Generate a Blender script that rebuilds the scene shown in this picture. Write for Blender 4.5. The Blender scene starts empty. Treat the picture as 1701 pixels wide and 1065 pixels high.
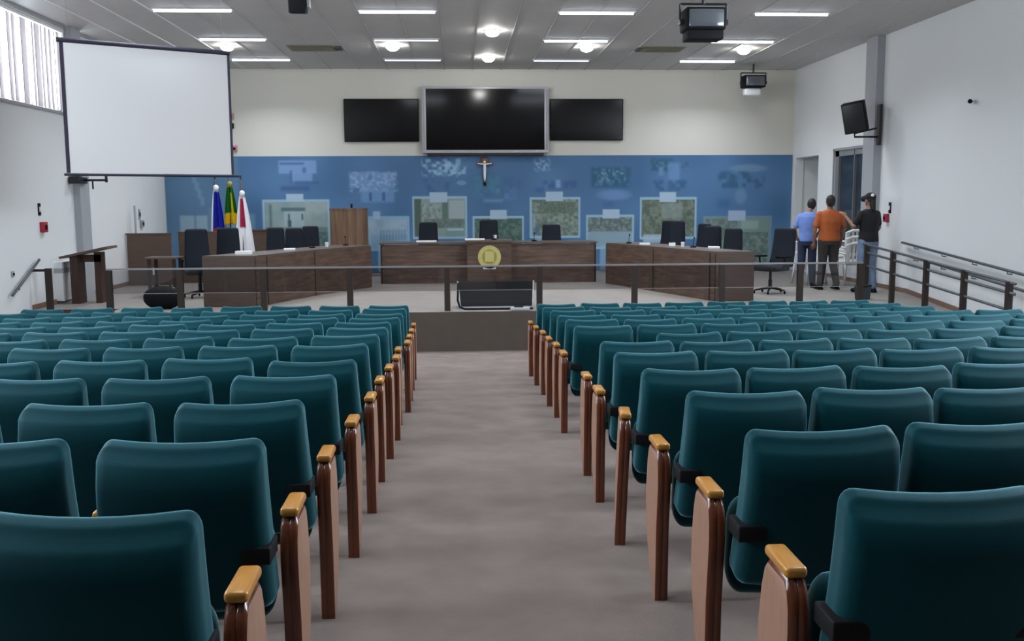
import bpy, bmesh, math, random
import numpy as np
from mathutils import Vector, Matrix
C = bpy.context.scene.collection
random.seed(7)
PI = math.pi

# ------------------------------------------------------------------ camera
F, YAW, PITCH, ROLL, EYE = 1605.5, 3.184, 7.0675, .3106, 1.688
_y, _p, _r = [math.radians(a) for a in (YAW, PITCH, ROLL)]
FW = Vector((math.sin(_y)*math.cos(_p), math.cos(_y)*math.cos(_p), -math.sin(_p)))
_rt = Vector((math.cos(_y), -math.sin(_y), 0)); _up = _rt.cross(FW)
RT = _rt*math.cos(_r) - _up*math.sin(_r); UP = _up*math.cos(_r) + _rt*math.sin(_r)
cam = bpy.data.cameras.new('camera'); camo = bpy.data.objects.new('camera', cam); C.objects.link(camo)
m = Matrix((RT, UP, -FW)).transposed().to_4x4(); m.translation = Vector((0, 0, EYE)); camo.matrix_world = m
cam.sensor_width = 36; cam.lens = 36*F/1701; cam.clip_start = .05; cam.clip_end = 200
sc = bpy.context.scene; sc.camera = camo
# ------------------------------------------------------------------ world, exposure
sc.view_settings.view_transform = 'Standard'; sc.view_settings.look = 'None'
sc.view_settings.gamma = 1; sc.view_settings.use_curve_mapping = False
sc.view_settings.exposure = 1.5
w = bpy.data.worlds.new('sky'); sc.world = w; w.use_nodes = True
w.node_tree.nodes['Background'].inputs[0].default_value = (.86, .93, 1, 1)
w.node_tree.nodes['Background'].inputs[1].default_value = 1.3
TUBE_W, TUBE_AUD, DOWN_W, DAY_W = 15.5, 7.1, 10.0, 150.0
ROOM_L, ROOM_R, ROOM_B, ROOM_S, CEIL = -6.78, 8.06, 23.09, -4.0, 4.734
SL = .061
def fl(y): return EYE - 1.3991 - SL*y          # raked hall floor
STY = 14.75
def ramp(y): return -.0765*(16.9 - y)

def area(name, loc, sx, sy, power, col, rot=(0, 0, 0), spread=PI):
    l = bpy.data.lights.new(name, 'AREA'); l.shape = 'RECTANGLE'; l.size = sx; l.size_y = sy
    l.energy = power; l.color = col; l.spread = spread
    o = bpy.data.objects.new(name, l); o.location = loc; o.rotation_euler = rot; C.objects.link(o); return o

# ------------------------------------------------------------------ materials
def s2l(c): return tuple(((v/255)/12.92 if v/255 <= .04045 else ((v/255+.055)/1.055)**2.4) for v in c)
def mat(name, col, rough=.6, metal=0, emis=None, estr=0, noise=0, nscale=8, bump=0, bscale=60, stretch=None, spec=.5, coat=0, sheen=0, stint=(1, 1, 1), sptint=None):
    m = bpy.data.materials.new(name); m.use_nodes = True; nt = m.node_tree; b = nt.nodes['Principled BSDF']
    b.inputs['Base Color'].default_value = (*col, 1); b.inputs['Roughness'].default_value = rough
    b.inputs['Metallic'].default_value = metal; b.inputs['Specular IOR Level'].default_value = spec
    if coat: b.inputs['Coat Weight'].default_value = coat; b.inputs['Coat Roughness'].default_value = .12
    if sheen: b.inputs['Sheen Weight'].default_value = sheen; b.inputs['Sheen Roughness'].default_value = .34; b.inputs['Sheen Tint'].default_value = (*stint, 1)
    if sptint: b.inputs['Specular Tint'].default_value = (*sptint, 1)
    if emis: b.inputs['Emission Color'].default_value = (*emis, 1); b.inputs['Emission Strength'].default_value = estr
    if noise or bump:
        tc = nt.nodes.new('ShaderNodeTexCoord'); mp = nt.nodes.new('ShaderNodeMapping')
        nt.links.new(tc.outputs['Object'], mp.inputs[0])
        if stretch: mp.inputs['Scale'].default_value = stretch
    if noise:
        n = nt.nodes.new('ShaderNodeTexNoise'); n.inputs['Scale'].default_value = nscale; n.inputs['Detail'].default_value = 5
        nt.links.new(mp.outputs[0], n.inputs['Vector'])
        r = nt.nodes.new('ShaderNodeValToRGB'); r.color_ramp.elements[0].position = .3; r.color_ramp.elements[1].position = .7
        r.color_ramp.elements[0].color = (*[v*(1-noise) for v in col], 1); r.color_ramp.elements[1].color = (*[min(1, v*(1+noise)) for v in col], 1)
        nt.links.new(n.outputs['Fac'], r.inputs[0]); nt.links.new(r.outputs[0], b.inputs['Base Color'])
    if bump:
        n2 = nt.nodes.new('ShaderNodeTexNoise'); n2.inputs['Scale'].default_value = bscale; n2.inputs['Detail'].default_value = 4
        nt.links.new(tc.outputs['Object'], n2.inputs['Vector'])
        bp = nt.nodes.new('ShaderNodeBump'); bp.inputs['Strength'].default_value = bump; bp.inputs['Distance'].default_value = .01
        nt.links.new(n2.outputs['Fac'], bp.inputs['Height']); nt.links.new(bp.outputs[0], b.inputs['Normal'])
    return m
def emit(name, col, s):
    m = bpy.data.materials.new(name); m.use_nodes = True; nt = m.node_tree; nt.nodes.clear()
    o = nt.nodes.new('ShaderNodeOutputMaterial'); e = nt.nodes.new('ShaderNodeEmission')
    e.inputs[0].default_value = (*col, 1); e.inputs[1].default_value = s; nt.links.new(e.outputs[0], o.inputs[0]); return m
def glass(name, tint, gl=.08, rough=.02):
    m = bpy.data.materials.new(name); m.use_nodes = True; nt = m.node_tree; nt.nodes.clear()
    o = nt.nodes.new('ShaderNodeOutputMaterial'); t = nt.nodes.new('ShaderNodeBsdfTransparent'); g = nt.nodes.new('ShaderNodeBsdfGlossy')
    t.inputs[0].default_value = (*tint, 1); g.inputs['Roughness'].default_value = rough
    x = nt.nodes.new('ShaderNodeMixShader'); x.inputs[0].default_value = gl
    nt.links.new(t.outputs[0], x.inputs[1]); nt.links.new(g.outputs[0], x.inputs[2]); nt.links.new(x.outputs[0], o.inputs[0]); return m
def blindmat():
    m = bpy.data.materials.new('blind_fabric'); m.use_nodes = True; nt = m.node_tree; nt.nodes.clear()
    o = nt.nodes.new('ShaderNodeOutputMaterial'); d = nt.nodes.new('ShaderNodeBsdfDiffuse'); t = nt.nodes.new('ShaderNodeBsdfTranslucent')
    d.inputs[0].default_value = (.72, .68, .68, 1); t.inputs[0].default_value = (.35, .32, .33, 1)
    x = nt.nodes.new('ShaderNodeMixShader'); x.inputs[0].default_value = .55
    nt.links.new(d.outputs[0], x.inputs[1]); nt.links.new(t.outputs[0], x.inputs[2]); nt.links.new(x.outputs[0], o.inputs[0]); return m
def attrmat(name, rough=.6, spec=.4):
    m = mat(name, (.5, .5, .5), rough, spec=spec); nt = m.node_tree
    a = nt.nodes.new('ShaderNodeVertexColor'); a.layer_name = 'Col'
    nt.links.new(a.outputs[0], nt.nodes['Principled BSDF'].inputs['Base Color']); return m

M = dict(
 wall=mat('white_wall_paint', (.74, .75, .75), .75, bump=.05, bscale=40),
 cream=mat('cream_wall_paint', (.67, .65, .58), .75, bump=.05, bscale=40),
 ceil=mat('grey_white_ceiling_panel', (.56, .55, .535), .7, noise=.03, nscale=2),
 batten=mat('ceiling_joint', (.46, .45, .44), .6),
 carpet=mat('grey_beige_carpet', (.212, .166, .145), .95, noise=.16, nscale=3.2, bump=.5, bscale=260),
 stage=mat('stage_floor_covering', (.27, .24, .215), .55, noise=.07, nscale=2),
 riser=mat('brown_stage_front', (.072, .052, .040), .7, noise=.08, nscale=5),
 skirt=mat('brown_skirting', (.20, .12, .085), .6),
 teal=mat('teal_upholstery', (.0010, .025, .030), .62, noise=.12, nscale=6, bump=.12, bscale=420, sheen=1.0, stint=(.34, .84, 1.0), spec=.3, sptint=(.15, .75, 1)),
 panelf=mat('pinkish_wood_laminate', (.31, .165, .108), .45, noise=.08, nscale=14, stretch=(6, 6, .6)),
 panele=mat('dark_red_wood_edge', (.12, .032, .013), .25, noise=.15, nscale=10, stretch=(8, 8, .5), coat=.35, spec=.35),
 ochre=mat('ochre_wood_armrest', (.47, .20, .028), .32, noise=.1, nscale=12, stretch=(8, 1, 8), coat=.3),
 black=mat('black_plastic', (.003, .003, .004), .7, spec=.25),
 blackm=mat('black_painted_metal', (.012, .011, .012), .4),
 office=mat('dark_grey_office_upholstery', (.011, .014, .022), .8, spec=.25, bump=.1, bscale=200),
 brownpost=mat('dark_brown_post', (.024, .014, .010), .5),
 desk=mat('brown_woodgrain_laminate', (.098, .057, .040), .5, noise=.5, nscale=3.5, stretch=(.6, .6, 5)),
 deskend=mat('plain_brown_laminate', (.092, .058, .043), .5, noise=.14, nscale=3, stretch=(1, 1, 8)),
 desktop=mat('brown_desk_top', (.10, .072, .057), .4, noise=.1, nscale=4),
 lect=mat('vertical_grain_wood', (.17, .095, .055), .5, noise=.4, nscale=3, stretch=(7, 7, .4)),
 dkwood=mat('dark_red_wood', (.05, .022, .015), .5, noise=.2, nscale=6, stretch=(5, 5, .6)),
 parapet=mat('brown_partition_board', (.10, .060, .044), .6, noise=.1, nscale=3, stretch=(1, 1, 6)),
 silver=mat('silver_plastic', (.50, .50, .52), .35, metal=.3),
 steel=mat('grey_metal', (.33, .33, .34), .35, metal=.6),
 dsteel=mat('dark_grey_rail_metal', (.10, .11, .12), .4, metal=.3),
 grey=mat('grey_paint', (.30, .30, .31), .6),
 ltgrey=mat('light_grey_paint', (.36, .37, .39), .6),
 screenblk=mat('black_glossy_screen', (.003, .003, .004), .12, spec=.5),
 fabric=mat('white_projection_fabric', (.69, .66, .655), .9, bump=.02, bscale=4),
 purple=mat('dark_screen_border', (.02, .015, .035), .6),
 white=mat('white_plastic', (.78, .78, .78), .5),
 paper=mat('white_paper', (.85, .85, .85), .8),
 yellow=mat('pale_gold_seal', (.48, .42, .15), .5, noise=.08, nscale=20),
 gold2=mat('darker_gold_seal_ring', (.31, .26, .06), .45),
 red=mat('red_plastic', (.35, .02, .04), .5),
 pink=mat('faded_pink_plastic', (.55, .25, .28), .5),
 vent=mat('beige_grille', (.24, .22, .16), .7),
 ventd=mat('dark_grille', (.08, .075, .06), .7),
 dkgreen=mat('dark_green_bin', (.012, .03, .035), .5),
 screenface=mat('grey_curved_glass', (.10, .11, .125), .12, spec=.7),
 darkglass=mat('dark_blue_window_glass', (.020, .025, .029), .06, spec=.6, noise=.5, nscale=1.4),
 railglass=glass('tinted_rail_glass', (.78, .78, .79), .045),
 pane=glass('clear_pane', (.93, .95, .96), .05),
 blind=blindmat(),
 tube=emit('fluorescent_tube', (.80, .88, 1), 5.5),
 spot=emit('downlight_glow', (1, .98, .95), 26),
 skin=mat('brown_skin', (.30, .15, .095), .55),
 hair=mat('black_hair', (.008, .007, .007), .6, bump=.4, bscale=90),
 blueshirt=mat('light_blue_shirt', (.17, .27, .62), .85, noise=.08, nscale=12),
 orange=mat('orange_shirt', (.42, .095, .022), .85, noise=.1, nscale=10),
 blackshirt=mat('black_shirt', (.006, .006, .008), .85),
 jeansd=mat('dark_blue_jeans', (.022, .035, .075), .85, noise=.2, nscale=10),
 jeansl=mat('washed_blue_jeans', (.14, .20, .30), .85, noise=.25, nscale=8),
 trouser=mat('dark_grey_trousers', (.04, .036, .034), .85, noise=.15, nscale=10),
 cross=mat('crucifix_wood', (.16, .07, .035), .5),
 attr=attrmat('mural_print', .55), cloth=attrmat('flag_cloth', .85, .2),
)

# ------------------------------------------------------------------ mesh helpers
class MB:
    def __init__(s): s.v = []; s.f = []; s.mi = []
    def add(s, vs, fs, mi=0):
        o = len(s.v); s.v += [tuple(v) for v in vs]; s.f += [tuple(i+o for i in f) for f in fs]; s.mi += [mi]*len(fs); return s
    def box(s, c, d, rz=0, rx=0, mi=0, ry=0):
        x, y, z = [a/2 for a in d]
        vs = [Vector((a*x, b*y, e*z)) for a in (-1, 1) for b in (-1, 1) for e in (-1, 1)]
        R = Matrix.Rotation(rz, 3, 'Z') @ Matrix.Rotation(rx, 3, 'X') @ Matrix.Rotation(ry, 3, 'Y')
        vs = [R @ v + Vector(c) for v in vs]
        return s.add(vs, [(0, 1, 3, 2), (4, 6, 7, 5), (0, 4, 5, 1), (2, 3, 7, 6), (0, 2, 6, 4), (1, 5, 7, 3)], mi)
    def bb(s, a, b, mi=0):
        return s.box([(a[i]+b[i])/2 for i in range(3)], [abs(b[i]-a[i]) for i in range(3)], mi=mi)
    def tube(s, pts, r, n=8, mi=0, caps=True):
        pts = [Vector(p) for p in pts]; rs = r if isinstance(r, (list, tuple)) else [r]*len(pts); rings = []
        for i, p in enumerate(pts):
            d = (pts[min(i+1, len(pts)-1)] - pts[max(i-1, 0)]).normalized()
            u = d.orthogonal() if i == 0 else (uprev - d*uprev.dot(d))
            u.normalize(); uprev = u; v = d.cross(u)
            rings.append([p + (u*math.cos(2*PI*k/n) + v*math.sin(2*PI*k/n))*rs[i] for k in range(n)])
        vs = [q for rg in rings for q in rg]; fs = []
        for i in range(len(pts)-1):
            for k in range(n): fs.append((i*n+k, i*n+(k+1) % n, (i+1)*n+(k+1) % n, (i+1)*n+k))
        if caps: fs += [tuple(range(n))[::-1], tuple((len(pts)-1)*n+k for k in range(n))]
        return s.add(vs, fs, mi)
    def prism(s, poly, z0, z1, mi=0):          # poly in xy
        n = len(poly); vs = [(x, y, z0) for x, y in poly] + [(x, y, z1) for x, y in poly]
        return s.add(vs, [tuple(range(n))[::-1], tuple(range(n, 2*n))] + [(i, (i+1) % n, (i+1) % n+n, i+n) for i in range(n)], mi)
    def lathe(s, prof, c=(0, 0, 0), n=20, mi=0, sx=1, sy=1):
        vs = []; fs = []
        for r, z in prof:
            for k in range(n): vs.append((c[0]+r*sx*math.cos(2*PI*k/n), c[1]+r*sy*math.sin(2*PI*k/n), c[2]+z))
        for i in range(len(prof)-1):
            for k in range(n): fs.append((i*n+k, i*n+(k+1) % n, (i+1)*n+(k+1) % n, (i+1)*n+k))
        fs += [tuple(range(n))[::-1], tuple((len(prof)-1)*n+k for k in range(n))]
        return s.add(vs, fs, mi)
    def ball(s, c, r, n=14, mi=0, R=None):
        if not isinstance(r, (list, tuple)): r = (r, r, r)
        vs = []; fs = []; q = n//2
        for i in range(q+1):
            t = PI*i/q
            for k in range(n):
                v = Vector((r[0]*math.sin(t)*math.cos(2*PI*k/n), r[1]*math.sin(t)*math.sin(2*PI*k/n), r[2]*math.cos(t)))
                if R: v = R @ v
                vs.append(v+Vector(c))
        for i in range(q):
            for k in range(n): fs.append((i*n+k, (i+1)*n+k, (i+1)*n+(k+1) % n, i*n+(k+1) % n))
        return s.add(vs, fs, mi)
    def rbox(s, c, d, r, n=4, seg=5, warp=None, mi=0, rx=0, rz=0):
        # rounded box; warp(v)->v bends the finished shape
        if not isinstance(r, (list, tuple)): r = (r, r, r)
        h = [a/2 for a in d]
        def axis(i):
            L = [-(h[i]-r[i]) - r[i]*math.cos(PI/2*k/n)*1.0 for k in range(n)]
            mid = [-(h[i]-r[i]) + 2*(h[i]-r[i])*k/seg for k in range(seg+1)]
            return L + mid + [-a for a in L[::-1]]
        ax = [axis(i) for i in range(3)]; bm = bmesh.new(); cache = {}
        def pt(p):
            k = tuple(round(a, 6) for a in p)
            if k in cache: return cache[k]
            inner = [max(-(h[i]-r[i]), min(h[i]-r[i], p[i])) for i in range(3)]
            q = [(p[i]-inner[i])/r[i] for i in range(3)]
            if any(abs(a) > 1e-6 for a in q):
                # cube->sphere
                x, y, z = q
                x2 = x*math.sqrt(max(0, 1-y*y/2-z*z/2+y*y*z*z/3)); y2 = y*math.sqrt(max(0, 1-z*z/2-x*x/2+z*z*x*x/3)); z2 = z*math.sqrt(max(0, 1-x*x/2-y*y/2+x*x*y*y/3))
                q = (x2, y2, z2)
            v = Vector([inner[i]+q[i]*r[i] for i in range(3)])
            if warp: v = Vector(warp(v))
            cache[k] = len(vl); vl.append(v); return cache[k]
        vl = []; fs = []
        for i in range(3):
            j, k = (i+1) % 3, (i+2) % 3
            for sgn in (-1, 1):
                for a in range(len(ax[j])-1):
                    for b in range(len(ax[k])-1):
                        q = []
                        for aa, bb_ in ((a, b), (a+1, b), (a+1, b+1), (a, b+1)):
                            p = [0, 0, 0]; p[i] = sgn*h[i]; p[j] = ax[j][aa]; p[k] = ax[k][bb_]; q.append(pt(p))
                        fs.append(tuple(q if sgn > 0 else q[::-1]))
        bm.free()
        R = Matrix.Rotation(rz, 3, 'Z') @ Matrix.Rotation(rx, 3, 'X')
        return s.add([R @ v + Vector(c) for v in vl], fs, mi)
    def build(s, name, mats, parent=None, smooth=False, loc=None):
        me = bpy.data.meshes.new(name); me.from_pydata(s.v, [], s.f)
        for m_ in (mats if isinstance(mats, (list, tuple)) else [mats]): me.materials.append(m_)
        me.polygons.foreach_set('material_index', s.mi)
        bm = bmesh.new(); bm.from_mesh(me); bmesh.ops.remove_doubles(bm, verts=bm.verts, dist=1e-5); bmesh.ops.recalc_face_normals(bm, faces=bm.faces); bm.to_mesh(me); bm.free()
        if smooth is True: me.polygons.foreach_set('use_smooth', [True]*len(me.polygons))
        elif smooth: me.shade_smooth() if hasattr(me, 'shade_smooth') else None; me.set_sharp_from_angle(angle=math.radians(smooth))
        o = bpy.data.objects.new(name, me); C.objects.link(o)
        if parent: o.parent = parent
        if loc: o.location = loc
        return o
def tag(o, label=None, cat=None, group=None, kind=None):
    if label: o['label'] = label
    if cat: o['category'] = cat
    if group: o['group'] = group
    if kind: o['kind'] = kind
    return o
def thing(name, label, cat, loc=(0, 0, 0), rz=0, group=None):
    o = bpy.data.objects.new(name, None); C.objects.link(o); o.location = loc; o.rotation_euler.z = rz; o.empty_display_size = .1
    return tag(o, label, cat, group)
def struct(name, mb, mt, parent=None, smooth=False):
    o = mb.build(name, mt, parent, smooth)
    if not parent: o['kind'] = 'structure'
    return o
def copy_tree(o, parent=None):
    c = o.copy(); C.objects.link(c); c.parent = parent
    for ch in list(o.children): copy_tree(ch, c)
    return c
def part_label(o, l): o['label'] = l; return o

# ------------------------------------------------------------------ room shell
mb = MB(); T = .2
y0, y1 = ROOM_S, STY
mb.add([(ROOM_L, y0, fl(y0)), (ROOM_R, y0, fl(y0)), (ROOM_R, y1, fl(y1)), (ROOM_L, y1, fl(y1)),
        (ROOM_L, y0, -1.2), (ROOM_R, y0, -1.2), (ROOM_R, y1, -1.2), (ROOM_L, y1, -1.2)],
       [(0, 1, 2, 3), (7, 6, 5, 4), (0, 4, 5, 1), (1, 5, 6, 2), (2, 6, 7, 3), (3, 7, 4, 0)])
struct('floor', mb, M['carpet'])
SX0, SX1, RX = -5.42, 7.0, 7.0
mb = MB().prism([(SX0, STY), (RX, STY), (RX, 16.9), (ROOM_R, 16.9), (ROOM_R, ROOM_B), (ROOM_L, ROOM_B), (ROOM_L, 15.72), (SX0, 15.72)], -1.2, 0)
for f_i, f in enumerate(mb.f): mb.mi[f_i] = 0 if f_i == 1 else 1
st = struct('stage_platform', mb, [M['stage'], M['riser']]); st['label'] = 'raised stage platform with brown front face and beige floor'
mb = MB()
for i in range(3): mb.bb((ROOM_L, 15.72-.32*(i+1), -1.2), (SX0, 15.72-.32*i, -.15*(i+1)))
struct('stage_steps', mb, M['stage'])
mb = MB(); mb.add([(RX, 16.9, 0), (ROOM_R, 16.9, 0), (ROOM_R, 11.4, ramp(11.4)), (RX, 11.4, ramp(11.4)), (RX, 16.9, -1.1), (ROOM_R, 16.9, -1.1), (ROOM_R, 11.4, -1.1), (RX, 11.4, -1.1)],
       [(0, 1, 2, 3), (7, 6, 5, 4), (0, 4, 5, 1), (1, 5, 6, 2), (2, 6, 7, 3), (3, 7, 4, 0)])
struct('access_ramp', mb, M['stage'])
# walls
WZ0, WZ1 = 3.25, 4.66
wins = [(18.15, 18.93), (12.4, 17.62), (6.4, 11.8), (.4, 5.8)]
mb = MB(); mb.bb((ROOM_L-T, ROOM_S, -1.2), (ROOM_L, ROOM_B+T, WZ0)); mb.bb((ROOM_L-T, ROOM_S, WZ1), (ROOM_L, ROOM_B+T, CEIL+.05))
ys = [ROOM_S, .4, 5.8, 6.4, 11.8, 12.4, 17.62, 18.15, 18.93, ROOM_B+T]
for a, b in zip(ys[::2], ys[1::2]): mb.bb((ROOM_L-T, a, WZ0), (ROOM_L, b, WZ1))
struct('wall_left', mb, M['wall'])
D1, D2 = (21.42, 22.9, 0, 2.66), (18.72, 20.5, .69, 2.70)
RWA, RWB = 3.6, 10.6
mb = MB(); mb.bb((ROOM_R, ROOM_S, -1.2), (ROOM_R+T, RWA, CEIL+.05)); mb.bb((ROOM_R, RWB, -1.2), (ROOM_R+T, D2[0], CEIL+.05)); mb.bb((ROOM_R, RWA, -1.2), (ROOM_R+T, RWB, WZ0)); mb.bb((ROOM_R, RWA, WZ1), (ROOM_R+T, RWB, CEIL+.05)); mb.bb((ROOM_R, D2[1], -1.2), (ROOM_R+T, D1[0], CEIL+.05)); mb.bb((ROOM_R, D1[1], -1.2), (ROOM_R+T, ROOM_B+T, CEIL+.05))
mb.bb((ROOM_R, D2[0], -1.2), (ROOM_R+T, D2[1], D2[2])); mb.bb((ROOM_R, D2[0], D2[3]), (ROOM_R+T, D2[1], CEIL+.05)); mb.bb((ROOM_R, D1[0], D1[3]), (ROOM_R+T, D1[1], CEIL+.05)); mb.bb((ROOM_R, D1[0], -1.2), (ROOM_R+T, D1[1], 0))
struct('wall_right', mb, M['wall'])
mb = MB(); x2 = ROOM_R+1.7
mb.bb((ROOM_R+T, D1[1]+.02, -.1), (x2, D1[1]+.12, 2.95)); mb.bb((ROOM_R+T, D1[0]-.5, -.1), (x2, D1[0]-.4, 2.95)); mb.bb((x2, D1[0]-.5, -.1), (x2+.1, D1[1]+.12, 2.95))
mb.bb((ROOM_R+T, D1[0]-.5, 2.85), (x2, D1[1]+.12, 2.95)); mb.bb((ROOM_R+T, D1[0]-.5, -.1), (x2, D1[1]+.12, 0))
struct('wall_passage', mb, M['wall'])
struct('wall_back', MB().bb((ROOM_L-T, ROOM_B, -1.2), (ROOM_R+T, ROOM_B+T, CEIL+.05)), M['cream'])
struct('wall_rear', MB().bb((ROOM_L-T, ROOM_S-T, -1.2), (ROOM_R+T, ROOM_S, CEIL+.05)), M['parapet'])
struct('ceiling', MB().bb((ROOM_L-T, ROOM_S-T, CEIL), (ROOM_R+T, ROOM_B+T, CEIL+.12)), M['ceil'])
n = 1
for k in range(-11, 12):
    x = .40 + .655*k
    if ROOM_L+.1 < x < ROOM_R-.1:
        struct('trim_%d' % n, MB().bb((x-.012, ROOM_S, CEIL-.012), (x+.012, ROOM_B, CEIL)), M['white' if -6.3 < x < -4.6 else 'batten']); n += 1  # left battens whitened: the window's gleam is put into their colour
struct('trim_%d' % n, MB().bb((ROOM_L, ROOM_S, CEIL-.05), (ROOM_L+.04, ROOM_B, CEIL)), M['grey']); n += 1
struct('baseboard_left', MB().bb((ROOM_L, 15.72, 0), (ROOM_L+.02, ROOM_B, .08)), M['skirt'])
mb = MB().bb((ROOM_R-.02, 16.9, 0), (ROOM_R, 18.2, .08)); mb.bb((ROOM_R-.02, 18.8, 0), (ROOM_R, D1[0], .08))
mb.add([(ROOM_R-.02, 11.4, ramp(11.4)), (ROOM_R, 11.4, ramp(11.4)), (ROOM_R, 16.9, 0), (ROOM_R-.02, 16.9, 0), (ROOM_R-.02, 11.4, ramp(11.4)+.08), (ROOM_R, 11.4, ramp(11.4)+.08), (ROOM_R, 16.9, .08), (ROOM_R-.02, 16.9, .08)],
       [(0, 1, 2, 3), (7, 6, 5, 4), (0, 4, 5, 1), (1, 5, 6, 2), (2, 6, 7, 3), (3, 7, 4, 0)])
struct('baseboard_right', mb, M['skirt'])
# pillars on both side walls
c = struct('trim_%d' % n, MB().bb((ROOM_R-.15, 18.2, 0), (ROOM_R, 18.7, CEIL)), M['ltgrey']); n += 1
c = struct('trim_%d' % n, MB().bb((ROOM_L, 17.66, 0), (ROOM_L+.12, 18.1, CEIL)), M['ltgrey']); n += 1
# windows on the left
for i, (a, b) in enumerate(wins):
    e = bpy.data.objects.new('window_%d' % (i+1), None); C.objects.link(e); e['kind'] = 'structure'
    mb = MB(); xx = ROOM_L-.14
    for z in (WZ0, WZ1-.05): mb.bb((xx-.03, a, z), (xx+.03, b, z+.05))
    k = max(1, round((b-a)/1.3))
    for j in range(k+1):
        yy = a+.025+(b-a-.05)*j/k; mb.bb((xx-.03, yy-.025, WZ0), (xx+.03, yy+.025, WZ1))
    mb.build('window_frame', M['white'], e)
    MB().bb((xx-.004, a, WZ0), (xx+.004, b, WZ1)).build('window_pane', M['pane'], e)
    MB().bb((ROOM_L-.02, a-.03, WZ0-.05), (ROOM_L+.03, b+.03, WZ0)).build('window_sill', M['ltgrey'], e)
    area('window_daylight', (ROOM_L-T-.12, (a+b)/2, (WZ0+WZ1)/2), b-a, WZ1-WZ0, DAY_W*(b-a)/5.2, (.84, .92, 1), (0, -PI/2, 0)).rotation_euler = (PI/2, 0, -PI/2)
e = bpy.data.objects.new('window_6', None); C.objects.link(e); e['kind'] = 'structure'  # added unseen window, put in to brighten the left wall and screen
mb = MB(); xx = ROOM_R+.14
for z in (WZ0, WZ1-.05): mb.bb((xx-.03, RWA, z), (xx+.03, RWB, z+.05))
for j in range(6): yy = RWA+.025+(RWB-RWA-.05)*j/5; mb.bb((xx-.03, yy-.025, WZ0), (xx+.03, yy+.025, WZ1))
mb.build('window_frame', M['white'], e); MB().bb((xx-.004, RWA, WZ0), (xx+.004, RWB, WZ1)).build('window_pane', M['pane'], e)
area('window_daylight', (ROOM_R+T+.12, (RWA+RWB)/2, (WZ0+WZ1)/2), RWB-RWA, WZ1-WZ0, 340, (.84, .92, 1), (PI/2, 0, PI/2))  # fill lamp behind the added right-wall window
# vertical blinds
for (a, b, lab) in ((12.42, 17.6, 'long pale vertical blind over the high window, left of screen'), (18.16, 18.92, 'short vertical blind beyond the left wall pillar')):
    t = thing('vertical_blind', lab, 'blind', (ROOM_L-.04, a, WZ0), 0, 'vertical blinds on the high windows')
    MB().bb((-.03, 0, WZ1-WZ0-.05), (.03, b-a, WZ1-WZ0-.005)).build('head_rail', M['white'], t)
    y = .04; sl = None
    while y < b-a-.1:
        wd = .20
        ang = .24+.14*math.sin(y*2*PI/.47)+random.uniform(-.12, .12)
        me = MB().box((0, 0, (WZ1-WZ0)/2-.02), (.004, wd, WZ1-WZ0-.08))
        if sl is None: o = me.build('slat', M['blind'], t); sl = o
        else: o = sl.copy(); C.objects.link(o); o.parent = t
        o.location = (0, y+wd/2, 0); o.rotation_euler.z = ang; y += .17
# right window with dark glass
e = bpy.data.objects.new('window_5', None); C.objects.link(e); e['kind'] = 'structure'
a, b, z0, z1 = D2; mb = MB()
for p, q in (((a, z0), (b, z0+.06)), ((a, z1-.12), (b, z1)), ((a, z0), (a+.07, z1)), ((b-.20, z0), (b, z1)), (((a+b)/2-.12, z0), ((a+b)/2-.09, z1))): mb.bb((ROOM_R+.02, p[0], p[1]), (ROOM_R+.12, q[0], q[1]))
mb.build('window_frame', M['steel'], e)
MB().bb((ROOM_R+.07, a, z0), (ROOM_R+.09, b, z1)).build('window_pane', M['darkglass'], e)
mb = MB(); mb.bb((ROOM_R-.015, b, z0-.0), (ROOM_R+.005, b+.05, z1+.05)); mb.bb((ROOM_R-.015, a, z1), (ROOM_R+.005, b+.05, z1+.05)); mb.build('window_casing', M['grey'], e)

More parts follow.
